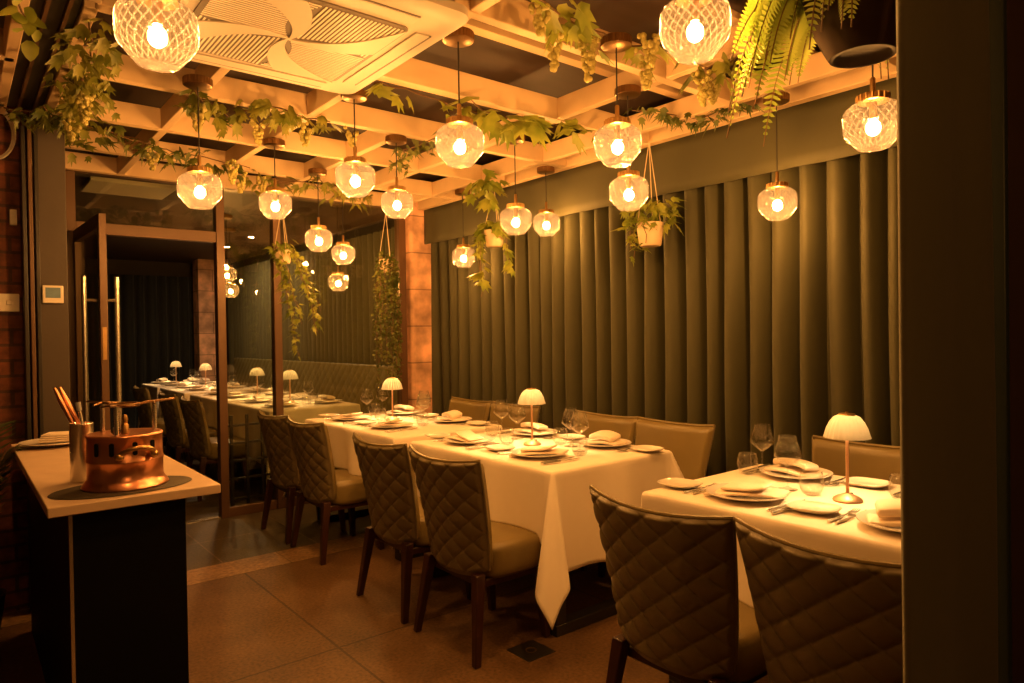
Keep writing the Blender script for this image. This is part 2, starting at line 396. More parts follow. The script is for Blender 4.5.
# the open door leaf, hinged on the far left jamb and swung towards the room
dr = bpy.data.objects.new('door_1', None); COL.objects.link(dr); struct(dr)
dr.location = (.655, GY-.05, 0); dr.rotation_euler = (0, 0, math.radians(-88.0))
W, Hd = .83, 2.10
for a, b in ((0, .05), (W-.05, W)):
    MB().b2(a, b, -.02, .02, .02, Hd).build('door_stile', FR, dr, bevel=.003)
for a, b in ((.02, .12), (Hd-.08, Hd)):
    MB().b2(.05, W-.05, -.02, .02, a, b).build('door_rail', FR, dr, bevel=.003)
MB().b2(.05, W-.05, -.004, .004, .12, Hd-.08).build('door_pane', M['pane'], dr, smooth=False)
for s in (-1, 1):
    h = MB().tube([(W-.09, s*.085, .55), (W-.09, s*.085, 1.74)], .014, 12)
    for z in (.75, 1.60): h.tube([(W-.09, s*.018, z), (W-.09, s*.085, z)], .009, 8)
    h.build('door_handle', M['steel'], dr)
MB().b2(W, W+.003, -.011, .011, 1.25, 1.44).build('door_lock', M['brass'], dr, bevel=.001)

# ------------------------------------------------------------------ curtains
def curtain_mesh(y0, y1, xc, z0, z1, pitch_, amp, seed, axis='Y'):
    rnd = random.Random(seed); cuts = [y0]
    while cuts[-1] < y1: cuts.append(cuts[-1] + pitch_*rnd.uniform(.82, 1.2))
    sub = 14; pts = []
    for k in range(len(cuts)-1):
        for j in range(sub):
            f = j/sub
            y = cuts[k] + (cuts[k+1]-cuts[k])*f
            # rolled pleat: full rounded front, quick return
            x = -amp*max(0.0, math.sin(PI*(f-.08)/.84))**.62 if .08 < f < .92 else .012
            pts.append((y, x))
    nz = 16
    mb = MB(); n = len(pts)
    ph = [rnd.uniform(0, 6.28) for _ in cuts]
    def fn(u, v):
        i = min(n-1, int(round(u*(n-1)))); y, x = pts[i]
        z = z0 + (z1-z0)*v
        k = i//sub
        sway = .010*math.sin(3.1*z + ph[k % len(ph)])*(1-v)
        g = 1 + .25*(1-v)*math.sin(ph[k % len(ph)]*2)
        if axis == 'Y': return (xc + x*g, y + sway, z)
        return (y + sway, xc + x*g, z)
    mb.grid(fn, n, nz)
    return mb
tag(curtain_mesh(.2, 5.36, 3.51, .01, 2.42, .142, .105, 3).build('pleated_curtain', M['curtain'], angle=65), 'long dark green floor-length pleated curtain covering the wall behind the tables', 'curtain')
def val(u, v):
    y = -.6 + 5.95*u
    return (3.345 + .006*math.sin(y*9) + .004*math.sin(y*23+1), y, 2.19 + .315*v)
tag(MB().grid(val, 160, 6).build('curtain_valance', M['curtain'], solid=.012), 'flat dark green valance band above the long pleated curtain', 'valance')
# the near panel at the edge of the room
def near(u, v):
    x = 1.068 + .360*u; z = 2.75*v
    lean = .017*(1.83-z)*(1-u)
    fy = .43 - .020*math.sin(PI*min(1, u*1.02))**.5 - .010*math.sin(u*7.5+.6)
    return (x + lean, fy + .004*math.sin(z*2+u*3), z)
tag(MB().grid(near, 60, 14).build('side_curtain', M['curtain_dark'], solid=.012), 'dark green curtain panel close to the camera beside the front table', 'curtain')
tag(MB().b2(1.455, 1.475, .40, .43, 0, 2.75).build('edge_trim', pbr('dark_teal_trim', (.03, .045, .04), .45), bevel=.003), 'narrow dark teal strip between the near curtain panel and the dark wall', 'trim')
struct(MB().b2(1.49, 1.80, .34, .43, 0, 2.48).build('wall_side', pbr('dark_red_brown_wall', (.05, .02, .014), .6), smooth=False))

# ------------------------------------------------------------------ furniture: chairs
def make_chair(name, label):
    t = thing(name, label, 'chair')
    HB = .275
    def zz(u, v):
        zt = .848 - .020*(1-u*u); zb = .335 + .04*abs(u)**4
        return zb + (zt-zb)*v
    def half(v): return .214 + .056*v**.9
    def xo(u, v): return -.135 - .055*(1-u*u) - .082*v**1.4
    def outer(u, v, quilt=True):
        y = u*half(v); z = zz(u, v)
        q = 0
        if quilt:
            s = .090
            a = (y/1.3 + z)/s; b = (z - y/1.3)/s
            q = .017*(1 - abs(math.sin(PI*a)*math.sin(PI*b))**.20)
            q = (q - .0175)*min(1, (1-abs(u))/.05, (1-v)/.025, v/.05)
        return (xo(u, v) + q, y, z)
    nu, nv = 120, 120
    mb = MB()
    mb.grid(lambda a, b: outer(a*2-1, b), nu, nv)
    qb = mb.build('quilted_back', M['quilt'], t, angle=180)
    # smooth inner face and rim, padded
    th = .040
    def inner(a, b):
        u = a*2-1
        e = max(0, 1 - ((1-abs(u))/.10)**1) if abs(u) > .9 else 0
        f = max(0, 1 - (1-b)/.08) if b > .92 else 0
        g = max(0, 1 - b/.08) if b < .08 else 0
        k = 1 - max(e**3, f**3, g**3)
        x, y, z = outer(u, b, False)
        return (x + .001 + th*(k**.5), y, z)
    MB().grid(inner, 40, 36).build('backrest', M['leather'], t, angle=180)
    pip = []
    for i in range(41):
        u = -1 + 2*i/40; x, y, z = outer(u, 1, False); pip.append((x+.006, y, z+.002))
    MB().tube(pip, .0075, 8).build('piping', M['leather'], qb)
    for s in (-1, 1):
        pip = []
        for i in range(25):
            x, y, z = outer(s, 1-i/24, False); pip.append((x+.004, y, z))
        MB().tube(pip, .006, 6).build('piping', M['quilt'], qb)
    mb = MB()
    def seat(a, b):
        # closed pillow ring by angle a, height by b
        an = a*2*PI; n = 5.0
        c, s = math.cos(an), math.sin(an)
        rr = (abs(c)**n + abs(s)**n)**(-1/n)
        prof = [(0, 0), (.9, 0), (.985, .02), (1, .05), (1, .105), (.985, .128), (.93, .142), (.6, .150), (0, .152)]
        i = min(len(prof)-2, int(b*(len(prof)-1)+1e-6)); f = b*(len(prof)-1)-i
        k = prof[i][0]*(1-f)+prof[i+1][0]*f; z = prof[i][1]*(1-f)+prof[i+1][1]*f
        x = .045 + rr*c*.185*k; y = rr*s*(.228 - .015*(c > 0)*abs(c))*k
        return (x, y, .325 + z)
    mb.grid(seat, 48, 17, closeu=True)
    mb.build('seat', M['leather'], t, angle=60)
    MB().b2(-.15, .19, -.19, .19, .295, .33).build('seat_frame', M['leg'], t, bevel=.005)
    for (x0, x1, sy, y0, y1) in ((-.165, -.215, 1, .185, .232), (-.165, -.215, -1, .185, .232), (.17, .195, 1, .185, .20), (.17, .195, -1, .185, .20)):
        m = MB(); n0, n1 = .023, .015
        vs = []
        for (x, y, z, h) in ((x1, sy*y1, 0, n1), (x0, sy*y0, .36 if x0 < 0 else .32, n0)):
            vs += [(x-h, y-h, z), (x+h, y-h, z), (x+h, y+h, z), (x-h, y+h, z)]
        m.add(vs, [(3, 2, 1, 0), (4, 5, 6, 7), (0, 1, 5, 4), (1, 2, 6, 5), (2, 3, 7, 6), (3, 0, 4, 7)])
        m.build('leg', M['leg'], t, bevel=.004)
    return t
chair0 = make_chair('dining_chair', 'olive leather chair')
G_CH = 'olive leather dining chairs with quilted outer backs'
AX, CX_ = 1.855, 2.985
for y, lab in ((1.352, 'quilted olive leather chair on the aisle side of the front table, nearer the drain'),
               (.806, 'quilted olive leather chair on the aisle side of the front table, beside the near curtain'),
               (2.52, 'quilted olive leather chair on the aisle side of the middle table, nearer the camera'),
               (3.10, 'quilted olive leather chair on the aisle side of the middle table, nearer the glass'),
               (4.16, 'quilted olive chair on the aisle side of the glass-end table, nearer the camera'),
               (4.715, 'quilted olive chair on the aisle side of the glass-end table, nearer the glass')):
    place(chair0, lab, (AX if y < 3.6 else AX + .055, y, 0), 0, G_CH)
for y, lab in ((1.395, 'olive chair at the curtain side of the front table, behind the table lamp'),
               (.84, 'olive chair at the curtain side of the front table, mostly hidden by the near curtain'),
               (2.485, 'plain-fronted olive chair at the curtain side of the middle table, nearer the front table'),
               (3.02, 'plain-fronted olive chair at the curtain side of the middle table, behind its lamp'),
               (3.92, 'olive chair at the curtain side of the glass-end table, nearer the middle table'),
               (4.48, 'olive chair at the curtain side of the glass-end table, nearer the stone column')):
    place(chair0, lab, (CX_, y, 0), PI, G_CH)
for y, lab in ((6.40, 'quilted chair beyond the glass, the one closest to the door opening'),
               (7.22, 'quilted chair beyond the glass, second one from the door opening'),
               (8.45, 'quilted chair beyond the glass, farthest one seen through the open door')):
    place(chair0, lab, (1.80, y, 0), 0, G_CH)

# ------------------------------------------------------------------ tables and cloths
TX0, TX1 = 2.005, 2.825
TZ = .76
def table(y0, y1, lab):
    t = thing('dining_table', lab, 'table', ((TX0+TX1)/2, (y0+y1)/2, 0), 0, 'black framed dining tables')
    L2 = (y1-y0)/2
    MB().b2(-.39, .39, -L2+.02, L2-.02, .715, .748).build('table_top', M['leg'], t, bevel=.004)
    for s in (-1, 1):
        m = MB(); y = s*(L2-.10)
        m.b2(-.34, .34, y-.035, y+.035, 0, .05); m.b2(-.34, .34, y-.035, y+.035, .665, .715)
        m.b2(-.34, -.28, y-.034, y+.034, .05, .665); m.b2(.28, .34, y-.034, y+.034, .05, .665)
        m.build('leg_frame', M['dark'], t, bevel=.003)
    MB().b2(-.03, .03, -L2+.14, L2-.14, .66, .71).build('stretcher', M['dark'], t, bevel=.003)
def cloth(y0, y1, lab, d=.46, seed=0, tl=(19, 19), ride=.35):
    rnd = random.Random(seed); ph = [rnd.uniform(0, 6.28) for _ in range(8)]
    r = .016; x0, x1 = TX0+r, TX1-r; ya, yb = y0+r, y1-r
    Wd, Ln = x1-x0, yb-ya
    def axis(Lh):
        out = [-d + i*d/22 for i in range(22)]
        out = [a for a in out if a < -.03] + [-.024, -.018, -.012, -.006]
        n = max(4, int(Lh/.05)); mid = [Lh*i/n for i in range(n+1)]
        neg = [Lh - a for a in reversed(out)]
        return out + mid + neg
    A, B = axis(Wd), axis(Ln)
    def k_long(b):   # the cloth rides up on the chair seats along the aisle and curtain sides
        e = min(b, Ln-b)
        f = max(0, min(1, (e)/.09)); f = f*f*(3-2*f)
        return 1 - ride*f
    def arc(s):
        if s < r*PI/2: return r*math.sin(s/r), r*(1-math.cos(s/r))
        return r, r + s - r*PI/2
    def mp(a, b):
        sa = -1 if a < 0 else 1; sb = -1 if b < 0 else 1
        ea = -a if a < 0 else max(0, a-Wd); eb = -b if b < 0 else max(0, b-Ln)
        ca = min(max(a, 0), Wd); cb = min(max(b, 0), Ln)
        X, Y = x0+ca, ya+cb
        if ea == 0 and eb == 0: return (X, Y, TZ)
        if eb == 0:
            o, dn = arc(ea*k_long(cb)); e = math.sin(PI*cb/Ln)
            o += .024*(ea/d)*e*(math.sin(cb*11+ph[0])+.6*math.sin(cb*23+ph[1])) if ea > .04 else 0
            return (X + sa*o, Y, TZ - dn)
        if ea == 0:
            o, dn = arc(eb); e = math.sin(PI*ca/Wd)
            o += .032*(eb/d)*e*(math.sin(ca*10+ph[2]+sb)+.5*math.sin(ca*21+ph[3])) if eb > .04 else 0
            return (X, Y + sb*o, TZ - dn)
        R = math.hypot(ea, eb); th = math.atan2(eb, ea)
        tilt = math.radians(tl[0] if sb < 0 else tl[1])*math.sin(2*th)**.9
        th2 = PI/4 + (th-PI/4)*1.0
        s, dn = arc(R)
        flap = .02*math.sin(th*7+ph[4])*(R/d)*math.sin(2*th)*(tl[0] if sb < 0 else tl[1])/19
        o = s + (dn*math.sin(tilt)) + flap
        return (X + sa*math.cos(th2)*o, Y + sb*math.sin(th2)*o, TZ - dn*math.cos(tilt)*(1 - .0*R))
    mb = MB(); na, nb = len(A), len(B)
    vs = [mp(a, b) for b in B for a in A]
    fs = [(j*na+i, j*na+i+1, (j+1)*na+i+1, (j+1)*na+i) for j in range(nb-1) for i in range(na-1)]
    mb.add(vs, fs)
    o = mb.build('tablecloth', M['cloth'], solid=.003, angle=180)
    tag(o, lab, 'tablecloth', 'white tablecloths')
TABLES = [(.55, 1.72), (2.21, 3.42), (3.60, 4.92)]
TN = ['front table', 'middle table', 'table by the glass']
for (a, b), n in zip(TABLES, TN):
    table(a, b, f'black framed dining table under the cloth, the {n}')
cloth(*TABLES[0], 'white linen cloth on the front table beside the near curtain', seed=1, tl=(8, 3))
cloth(*TABLES[1], 'white linen cloth on the middle table, its corner hanging low over the aisle', seed=5, tl=(25, 7))
cloth(*TABLES[2], 'white linen cloth on the table standing by the glass wall', seed=9, tl=(7, 19))
FAR = [(5.66, 6.82), (6.95, 8.1), (8.35, 9.5), (9.65, 10.6)]
FN = ['first table beyond the glass', 'second table beyond the glass', 'third table beyond the glass', 'farthest table beyond the glass']
for k, ((a, b), n) in enumerate(zip(FAR, FN)):
    table(a, b, f'black framed dining table under the cloth, the {n}')
    cloth(a, b, f'white linen cloth on the {n}', seed=20+k, tl=(6, 6), ride=.0 if k == 0 else .35)

# ------------------------------------------------------------------ table lamps
def make_table_lamp():
    t = thing('table_lamp', 'lamp', 'table lamp')
    MB().lathe([(0, 0), (.047, 0), (.049, .004), (.046, .010), (.034, .018), (.018, .024), (.009, .028), (0, .029)], 32).build('base', M['rosegold'], t)
    MB().tube([(.030, 0, .019), (.030, 0, .024)], .005, 10).build('switch', M['dark'], t.children[0])
    MB().lathe([(.0065, .026), (.0055, .04), (.0055, .262), (.0, .263)], 14).build('stem', M['rosegold'], t)
    def sh(a, b):
        an = a*2*PI
        r = .030 + .042*math.sin(b*PI/2)**.9 if False else None
        prof = [(.026, .301), (.040, .294), (.053, .277), (.063, .255), (.070, .230), (.073, .222)]
        i = min(4, int(b*5+1e-6)); f = b*5-i
        rr = prof[i][0]*(1-f)+prof[i+1][0]*f; z = prof[i][1]*(1-f)+prof[i+1][1]*f
        rr *= 1 + .055*abs(math.sin(an*12))
        return (rr*math.cos(an), rr*math.sin(an), z)
    MB().grid(sh, 144, 16, closeu=True).build('lamp_shade', M['shade'], t, angle=180)
    MB().lathe([(.0, .308), (.026, .305), (.029, .300), (.026, .297), (0, .297)], 24).build('shade_cap', M['brass'], t)
    MB().lathe([(0, .312), (.005, .311), (.005, .306)], 10).build('finial', M['brass'], t)
    MB().ball((0, 0, .262), .011, 12, 8).build('bulb', M['tbulb'], t)
    return t
lamp0 = make_table_lamp()
G_TL = 'pleated glass table lamps on copper stems'
for (x, y), lab in (((2.415, 1.135), 'lit copper table lamp with pleated shade on the front table'),
                    ((2.43, 2.84), 'lit copper table lamp with pleated shade on the middle table'),
                    ((2.43, 4.37), 'lit copper table lamp with pleated shade on the table by the glass'),
                    ((2.40, 6.22), 'lit table lamp on the first table beyond the glass'),
                    ((2.40, 7.10), 'lit table lamp on the second table beyond the glass'),
                    ((2.40, 8.95), 'lit table lamp on the third table beyond the glass'),
                    ((2.40, 10.4), 'lit table lamp on the farthest table beyond the glass')):
    place(lamp0, lab, (x, y, TZ+.002), 0, G_TL)

# ------------------------------------------------------------------ tableware
def make_plate():
    o = MB().lathe([(0, .006), (.075, .006), (.083, .009), (.135, .019), (.140, .021), (.139, .024), (.134, .0235), (.085, .0135), (.076, .0105), (0, .010)], 48).build('dinner_plate', M['china'], angle=50)
    return tag(o, 'plate', 'plate')
def make_side():
    def f(a, b):
        an = a*2*PI; n = 3.2
        c, s = math.cos(an), math.sin(an); q = (abs(c)**n+abs(s)**n)**(-1/n)
        prof = [(0, .004), (.045, .004), (.07, .012), (.078, .018), (.076, .021), (.068, .016), (.045, .009), (0, .008)]
        i = min(6, int(b*7+1e-6)); g = b*7-i
        r = (prof[i][0]*(1-g)+prof[i+1][0]*g)*q*(1+.03*math.sin(2*an+.7)); z = prof[i][1]*(1-g)+prof[i+1][1]*g
        return (r*c*1.0, r*s*.86, z)
    return tag(MB().grid(f, 40, 22, closeu=True).build('side_plate', M['china'], angle=60), 'plate', 'side plate')
def make_napkin(kind):
    mb = MB(); L_, W_ = .115, .062
    n = 30
    def layer(zf, hw, hl, th, sk):
        def f(a, b):
            # b: around the thickness ring ; a: along the length
            x = (a*2-1)*hl; e = max(0, 1-abs(a*2-1)**40)**.5
            an = b*2*PI; c, s = math.cos(an), math.sin(an)
            y = (abs(c)**.2)*math.copysign(1, c)*hw*(.88+.12*e) + sk*x
            z = zf(x, y) + (abs(s)**.6)*math.copysign(1, s)*th*.5*e
            return (x, y, z)
        mb.grid(f, n, 24)
    if kind == 0:       # flat folded rectangle with one soft rolled end
        layer(lambda x, y: .022 + .004*math.sin(x*22) - .012*max(0, -x/.13)**2, .066, .135, .010, .10)
        layer(lambda x, y: .033 + .005*math.sin(x*25+1) + .022*max(0, x/.09)**2 + .05*max(0, -y)*(x > 0)*x/.09, .056, .085, .011, -.22)
    else:               # soft upright fold
        layer(lambda x, y: .022 + .005*math.sin(x*26+.5), .055, .11, .014, .08)
        layer(lambda x, y: .040 + .020*math.cos(x*14) + .006*math.sin(y*40), .045, .085, .026, -.12)
    return tag(mb.build('napkin', M['napkin'], angle=180), 'napkin', 'napkin')
def make_fork():
    mb = MB()
    mb.tube([(0, -.10, .0045), (0, -.06, .004), (0, .02, .005), (0, .045, .008)], [.0050, .0046, .0026, .003], 8)
    mb.add([(-.004, .04, .007), (.004, .04, .007), (.0115, .055, .005), (.0115, .063, .004), (-.0115, .063, .004), (-.0115, .055, .005),
            (-.004, .04, .0095), (.004, .04, .0095), (.0115, .055, .0075), (.0115, .063, .0065), (-.0115, .063, .0065), (-.0115, .055, .0075)],
           [(5, 4, 3, 2, 1, 0), (6, 7, 8, 9, 10, 11), (0, 1, 7, 6), (1, 2, 8, 7), (2, 3, 9, 8), (3, 4, 10, 9), (4, 5, 11, 10), (5, 0, 6, 11)])
    for x in (-.0097, -.0033, .0033, .0097): mb.tube([(x, .062, .0053), (x*.98, .082, .0055), (x*.95, .102, .010)], [.0021, .0017, .0010], 6)
    return tag(mb.build('fork', M['steel']), 'fork', 'fork')
def make_knife():
    mb = MB()
    mb.tube([(0, -.115, .006), (0, -.08, .006), (0, -.01, .006)], [.0052, .0066, .0052], 8)
    prof = [(-.006, -.01), (.006, -.01), (.0085, .03), (.0095, .075), (.006, .10), (-.0045, .118), (-.0055, .09)]
    n = len(prof); vs = [(x, y, .0045) for x, y in prof] + [(x, y, .0068) for x, y in prof]
    mb.add(vs, [tuple(range(n-1, -1, -1)), tuple(range(n, 2*n))] + [(i, (i+1) % n, n+(i+1) % n, n+i) for i in range(n)])
    return tag(mb.build('knife', M['steel']), 'knife', 'knife')
def make_tumbler():
    o = MB().lathe([(0, .001), (.022, .001), (.031, .006), (.040, .025), (.043, .042), (.041, .062), (.036, .086), (.0345, .0865), (.0335, .086), (.0385, .062), (.0405, .042), (.0375, .026), (.028, .010), (0, .008)], 40).build('water_tumbler', M['ware'], angle=60)
    return tag(o, 'tumbler', 'glass')
def make_wine():
    t = thing('wine_glass', 'glass', 'wine glass')
    MB().lathe([(0, .001), (.034, .001), (.036, .003), (.02, .006), (.006, .012), (0, .012)], 36).build('foot', M['ware'], t, angle=60)
    MB().lathe([(.0045, .010), (.0034, .03), (.0032, .081), (.006, .089)], 14).build('stem', M['ware'], t, angle=60)
    MB().lathe([(0, .088), (.006, .089), (.028, .106), (.0485, .125), (.0495, .130), (.045, .150), (.0315, .203), (.0307, .2035), (.0303, .203), (.0435, .150), (.0475, .130), (.0465, .127), (.027, .109), (.004, .0925), (0, .0925)], 40).build('bowl', M['ware'], t, angle=60)
    return t
plate0, side0, nap0, nap1, fork0, knife0, tum0, wine0 = make_plate(), make_side(), make_napkin(0), make_napkin(1), make_fork(), make_knife(), make_tumbler(), make_wine()
ZT = TZ + .0025
rs = random.Random(11)
def setting(x, y, rz, seat, nk=None, wine=None, tum=None, full=True):
    """one place laid at (x, y); rz turns the diner's forward direction away from +Y"""
    def at(dx, dy, dz=0):    # dx to the diner's right, dy away from the diner
        c, s = math.cos(rz), math.sin(rz)
        return (x + dx*c - dy*s, y + dx*s + dy*c, ZT + dz)
    j = lambda a: rs.uniform(-a, a)
    place(plate0, f'white dinner plate at {seat}', at(0, 0), 0, 'dinner plates')
    place(nk or nap0, f'folded cream napkin at {seat}', at(0, 0, .001), rz + .25 + j(.35) + (PI if rs.random() < .3 else 0), 'folded napkins')
    if not full: return
    place(side0, f'small squarish side plate at {seat}', at(-.27+j(.008), -.035+j(.01)), rz + j(.2), 'side plates')
    place(fork0, f'outer steel fork at {seat}', at(-.185, -.02+j(.01)), rz + j(.05), 'table forks')
    place(fork0, f'inner steel fork at {seat}', at(-.157, -.005+j(.01)), rz + j(.05), 'table forks')
    place(knife0, f'inner steel knife at {seat}', at(.165, -.02+j(.01)), rz + j(.05), 'table knives')
    place(knife0, f'outer steel knife at {seat}', at(.192, -.03+j(.01)), rz + j(.05), 'table knives')
    if tum: place(tum0, f'empty water tumbler at {seat}', (tum[0], tum[1], ZT), 0, 'water tumblers')
    if wine: place(wine0, f'empty angular wine glass at {seat}', (wine[0], wine[1], ZT), 0, 'wine glasses')
A_, C_ = -PI/2, PI/2
setting(2.20, 1.395, A_, 'the rear aisle seat of the front table', nap0, (2.42, 1.36), (2.41, 1.262))
setting(2.21, .86, A_, 'the front aisle seat of the front table', nap1, (2.55, .72), (2.565, 1.017))
setting(2.66, 1.46, C_, 'the rear curtain seat of the front table', nap1, (2.645, 1.60), (2.575, 1.625))
setting(2.66, .86, C_, 'the front curtain seat of the front table', nap0, (2.48, .66), (2.58, .66))
setting(2.22, 2.545, A_, 'the front aisle seat of the middle table', nap0, (2.455, 2.50), (2.377, 2.42))
setting(2.22, 3.13, A_, 'the rear aisle seat of the middle table', nap0, (2.50, 3.05), (2.34, 2.945))
setting(2.67, 2.53, C_, 'the front curtain seat of the middle table', nap1, (2.53, 2.64), (2.545, 2.74))
setting(2.67, 3.10, C_, 'the rear curtain seat of the middle table', nap1, (2.575, 3.29), (2.47, 3.25))
setting(2.22, 4.02, A_, 'the front aisle seat of the glass-end table', nap0, (2.47, 4.02), (2.42, 3.95))
setting(2.22, 4.60, A_, 'the rear aisle seat of the glass-end table', nap0, (2.41, 4.72), (2.35, 4.40))
setting(2.67, 3.97, C_, 'the front curtain seat of the glass-end table', nap1, (2.62, 4.25), (2.52, 4.16))
setting(2.67, 4.62, C_, 'the rear curtain seat of the glass-end table', nap1, (2.60, 4.83), (2.50, 4.78))
for (a, b), n in zip(FAR, FN):
    c = (a+b)/2
    setting(2.22, c-.28, A_, f'the near door-side seat, {n}', nap0, full=False)
    setting(2.22, c+.28, A_, f'the far door-side seat, {n}', nap1, full=False)
    setting(2.64, c-.28, C_, f'the near bench-side seat, {n}', nap1, full=False)
    setting(2.64, c+.28, C_, f'the far bench-side seat, {n}', nap0, full=False)
    place(wine0, f'empty wine glass on the {n}, nearer the glass', (2.50, c-.20, ZT), 0, 'wine glasses')
    place(wine0, f'empty wine glass on the {n}, farther from the glass', (2.36, c+.24, ZT), 0, 'wine glasses')
    place(tum0, f'empty water tumbler on the {n}', (2.44, c-.30, ZT), 0, 'water tumblers')

# ------------------------------------------------------------------ pendants
def make_globe_mesh():
    R = .0905; mb = MB()
    prof = [(.46, .86), (.62, .80), (.80, .69), (.93, .57), (.985, .47), (1.0, .36), (1.005, .1), (1.0, -.12), (.985, -.22), (.92, -.34), (.78, -.52), (.63, -.70), (.56, -.79), (.52, -.83), (.30, -.84), (0, -.84)]
    n = 48; vs = []; fs = []
    for j, (r, z) in enumerate(prof):
        for i in range(n):
            a = 2*PI*(i + .5*(j % 2))/n
            q = 1
            r_ = max(r, .004)*R*q
            vs.append((r_*math.cos(a), r_*math.sin(a), z*R))
    for j in range(len(prof)-1):
        for i in range(n):
            k = (i+1) % n
            a, b, c, d = j*n+i, j*n+k, (j+1)*n+i, (j+1)*n+k
            if j % 2 == 0: fs += [(a, c, b), (b, c, d)]
            else: fs += [(a, c, d), (a, d, b)]
    mb.add(vs, fs); return mb
def make_pendant():
    t = thing('pendant_lamp', 'pendant', 'pendant lamp')
    make_globe_mesh().build('glass_globe', M['globe'], t, angle=50)
    m = MB().lathe([(0, .098), (.046, .098), (.048, .094), (.048, .076), (.044, .074), (0, .074)], 32)
    for i in range(16):
        a = 2*PI*i/16; m.tube([(.0475*math.cos(a), .0475*math.sin(a), .075), (.0475*math.cos(a), .0475*math.sin(a), .097)], .004, 6)
    m.build('cap_ring', M['brass'], t)
    MB().lathe([(.0085, .097), (.0085, .150), (.006, .155), (0, .155)], 14).build('stem', M['brass'], t)
    sk = MB().tube([(0, 0, .02), (0, 0, .075)], .012, 12).build('socket', M['brass'], t)
    MB().ball((0, 0, -.008), .0215, 16, 12, (1, 1, 1.15)).build('bulb', M['bulb'], sk)
    return t
pend0 = make_pendant()
# each canopy and cord keeps its own drop, so it is built per lamp below
G_P = 'cut glass pendant lamps hanging from the pergola'
PEND = [((.39, 1.80, 2.087), 'large cut glass pendant beside the air conditioner, nearest the black track', 0),
        ((1.53, 1.105, 2.155), 'large cut glass pendant beside the hanging fern, closest to the camera', 0),
        ((2.33, 1.00, 2.02), 'cut glass pendant below the fern pot, touching the near curtain edge', 0),
        ((1.495, 2.14, 2.075), 'cut glass pendant hanging just off the corner of the air conditioner', 0),
        ((2.01, 1.815, 2.085), 'cut glass pendant above the front table, directly in front of another globe', 0),
        ((1.465, 2.945, 2.09), 'cut glass pendant hanging over the aisle behind the air conditioner corner', 0),
        ((.85, 3.20, 2.01), 'cut glass pendant in front of the open door', 0),
        ((1.455, 3.94, 2.125), 'cut glass pendant in front of the glass pane next to the door', 0),
        ((1.985, 3.475, 2.115), 'cut glass pendant over the aisle edge between middle and glass-end tables', 0),
        ((2.46, 2.155, 2.01), 'cut glass pendant beside the white hanging pot over the middle table', 0),
        ((3.12, 1.79, 1.975), 'low cut glass pendant against the long curtain beyond the front table', 0),
        ((2.52, 3.06, 2.01), 'cut glass pendant over the middle table beside the cream pot', 0),
        ((3.17, 3.52, 2.11), 'small-looking pendant against the curtain valance beyond the cream pot', 0),
        ((1.94, 4.46, 2.02), 'cut glass pendant beside the flowering hanging vine near the glass wall', 0),
        ((2.42, 5.10, 2.015), 'cut glass pendant hanging closest to the glass wall', 0),
        ((2.76, 5.93, 1.86), 'cut glass pendant seen through the pane beyond the glass wall', 0),
        ((2.14, 7.15, 2.0), 'upper of two dim pendants seen through the pane beside the door', 0),
        ((2.43, 8.0, 1.9), 'lower of two dim pendants seen through the pane beside the door', 0),
        ((.15, -1.0, 2.05), 'cut glass pendant added behind the camera to brighten the near curtain', 0),  # extra pendant out of view, added for light on the near curtain and counter
        ((3.12, 4.44, 1.97), 'low pendant against the curtain beside the stone column', 0)]
for p, lab, _ in PEND:
    o = place(pend0, lab, p, 0, G_P)
base_children = None
for o in [o for o in list(COL.objects) if o.name.split('.')[0] == 'pendant_lamp']:
    top = (ZB if o.location.y < 5.5 else 2.60) - o.location.z
    MB().tube([(0, 0, .153), (0, 0, top-.03)], .003, 6).build('cord', M['cord'], o)
    m = MB().lathe([(0, top-.038), (.052, top-.038), (.058, top-.034), (.058, top-.003), (0, top-.001)], 28)
    for i in range(28):
        a = 2*PI*i/28; m.tube([(.0575*math.cos(a), .0575*math.sin(a), top-.034), (.0575*math.cos(a), .0575*math.sin(a), top-.004)], .0032, 5)
    m.build('ceiling_rose', M['bronze'], o)

# ------------------------------------------------------------------ air conditioner cassette
ac = thing('air_conditioner', 'square cream ceiling air conditioner cassette with swirled grille', 'air conditioner', ((ACX[0]+ACX[1])/2, (ACY[0]+ACY[1])/2, 2.44))
hw = (ACX[1]-ACX[0])/2
def rrect(h, r, n=8):
    pts = []
    for cx, cy, a0 in ((h-r, h-r, 0), (-h+r, h-r, 90), (-h+r, -h+r, 180), (h-r, -h+r, 270)):
        for i in range(n+1):
            a = math.radians(a0 + 90*i/n); pts.append((cx+r*math.cos(a), cy+r*math.sin(a)))
    return pts
def loft(mb, rings):
    n = len(rings[0][0]); vs = []; fs = []
    for pts, z in rings: vs += [(x, y, z) for x, y in pts]
    for j in range(len(rings)-1):
        for i in range(n):
            k = (i+1) % n; fs.append((j*n+i, j*n+k, (j+1)*n+k, (j+1)*n+i))
    fs.append(tuple(range(n-1, -1, -1))); fs.append(tuple((len(rings)-1)*n+i for i in range(n)))
    return mb.add(vs, fs)
loft(MB(), [(rrect(hw-.03, .06), .058), (rrect(hw, .07), .050), (rrect(hw, .07), .022), (rrect(hw-.02, .06), .006), (rrect(hw-.055, .05), .0)]).build('body', M['acw'], ac, angle=30)
for k in range(4):
    a = k*PI/2; c, s = math.cos(a), math.sin(a)
    m = MB(); m.box((c*(hw-.105), s*(hw-.105), -.002), (.055, .60, .006), a)
    m.build('air_flap', M['acw'], ac, bevel=.006)
    m = MB(); m.box((c*(hw-.073), s*(hw-.073), -.0015), (.006, .60, .004), a); m.build('flap_gap', M['acd'], ac, smooth=False)
gh = .305
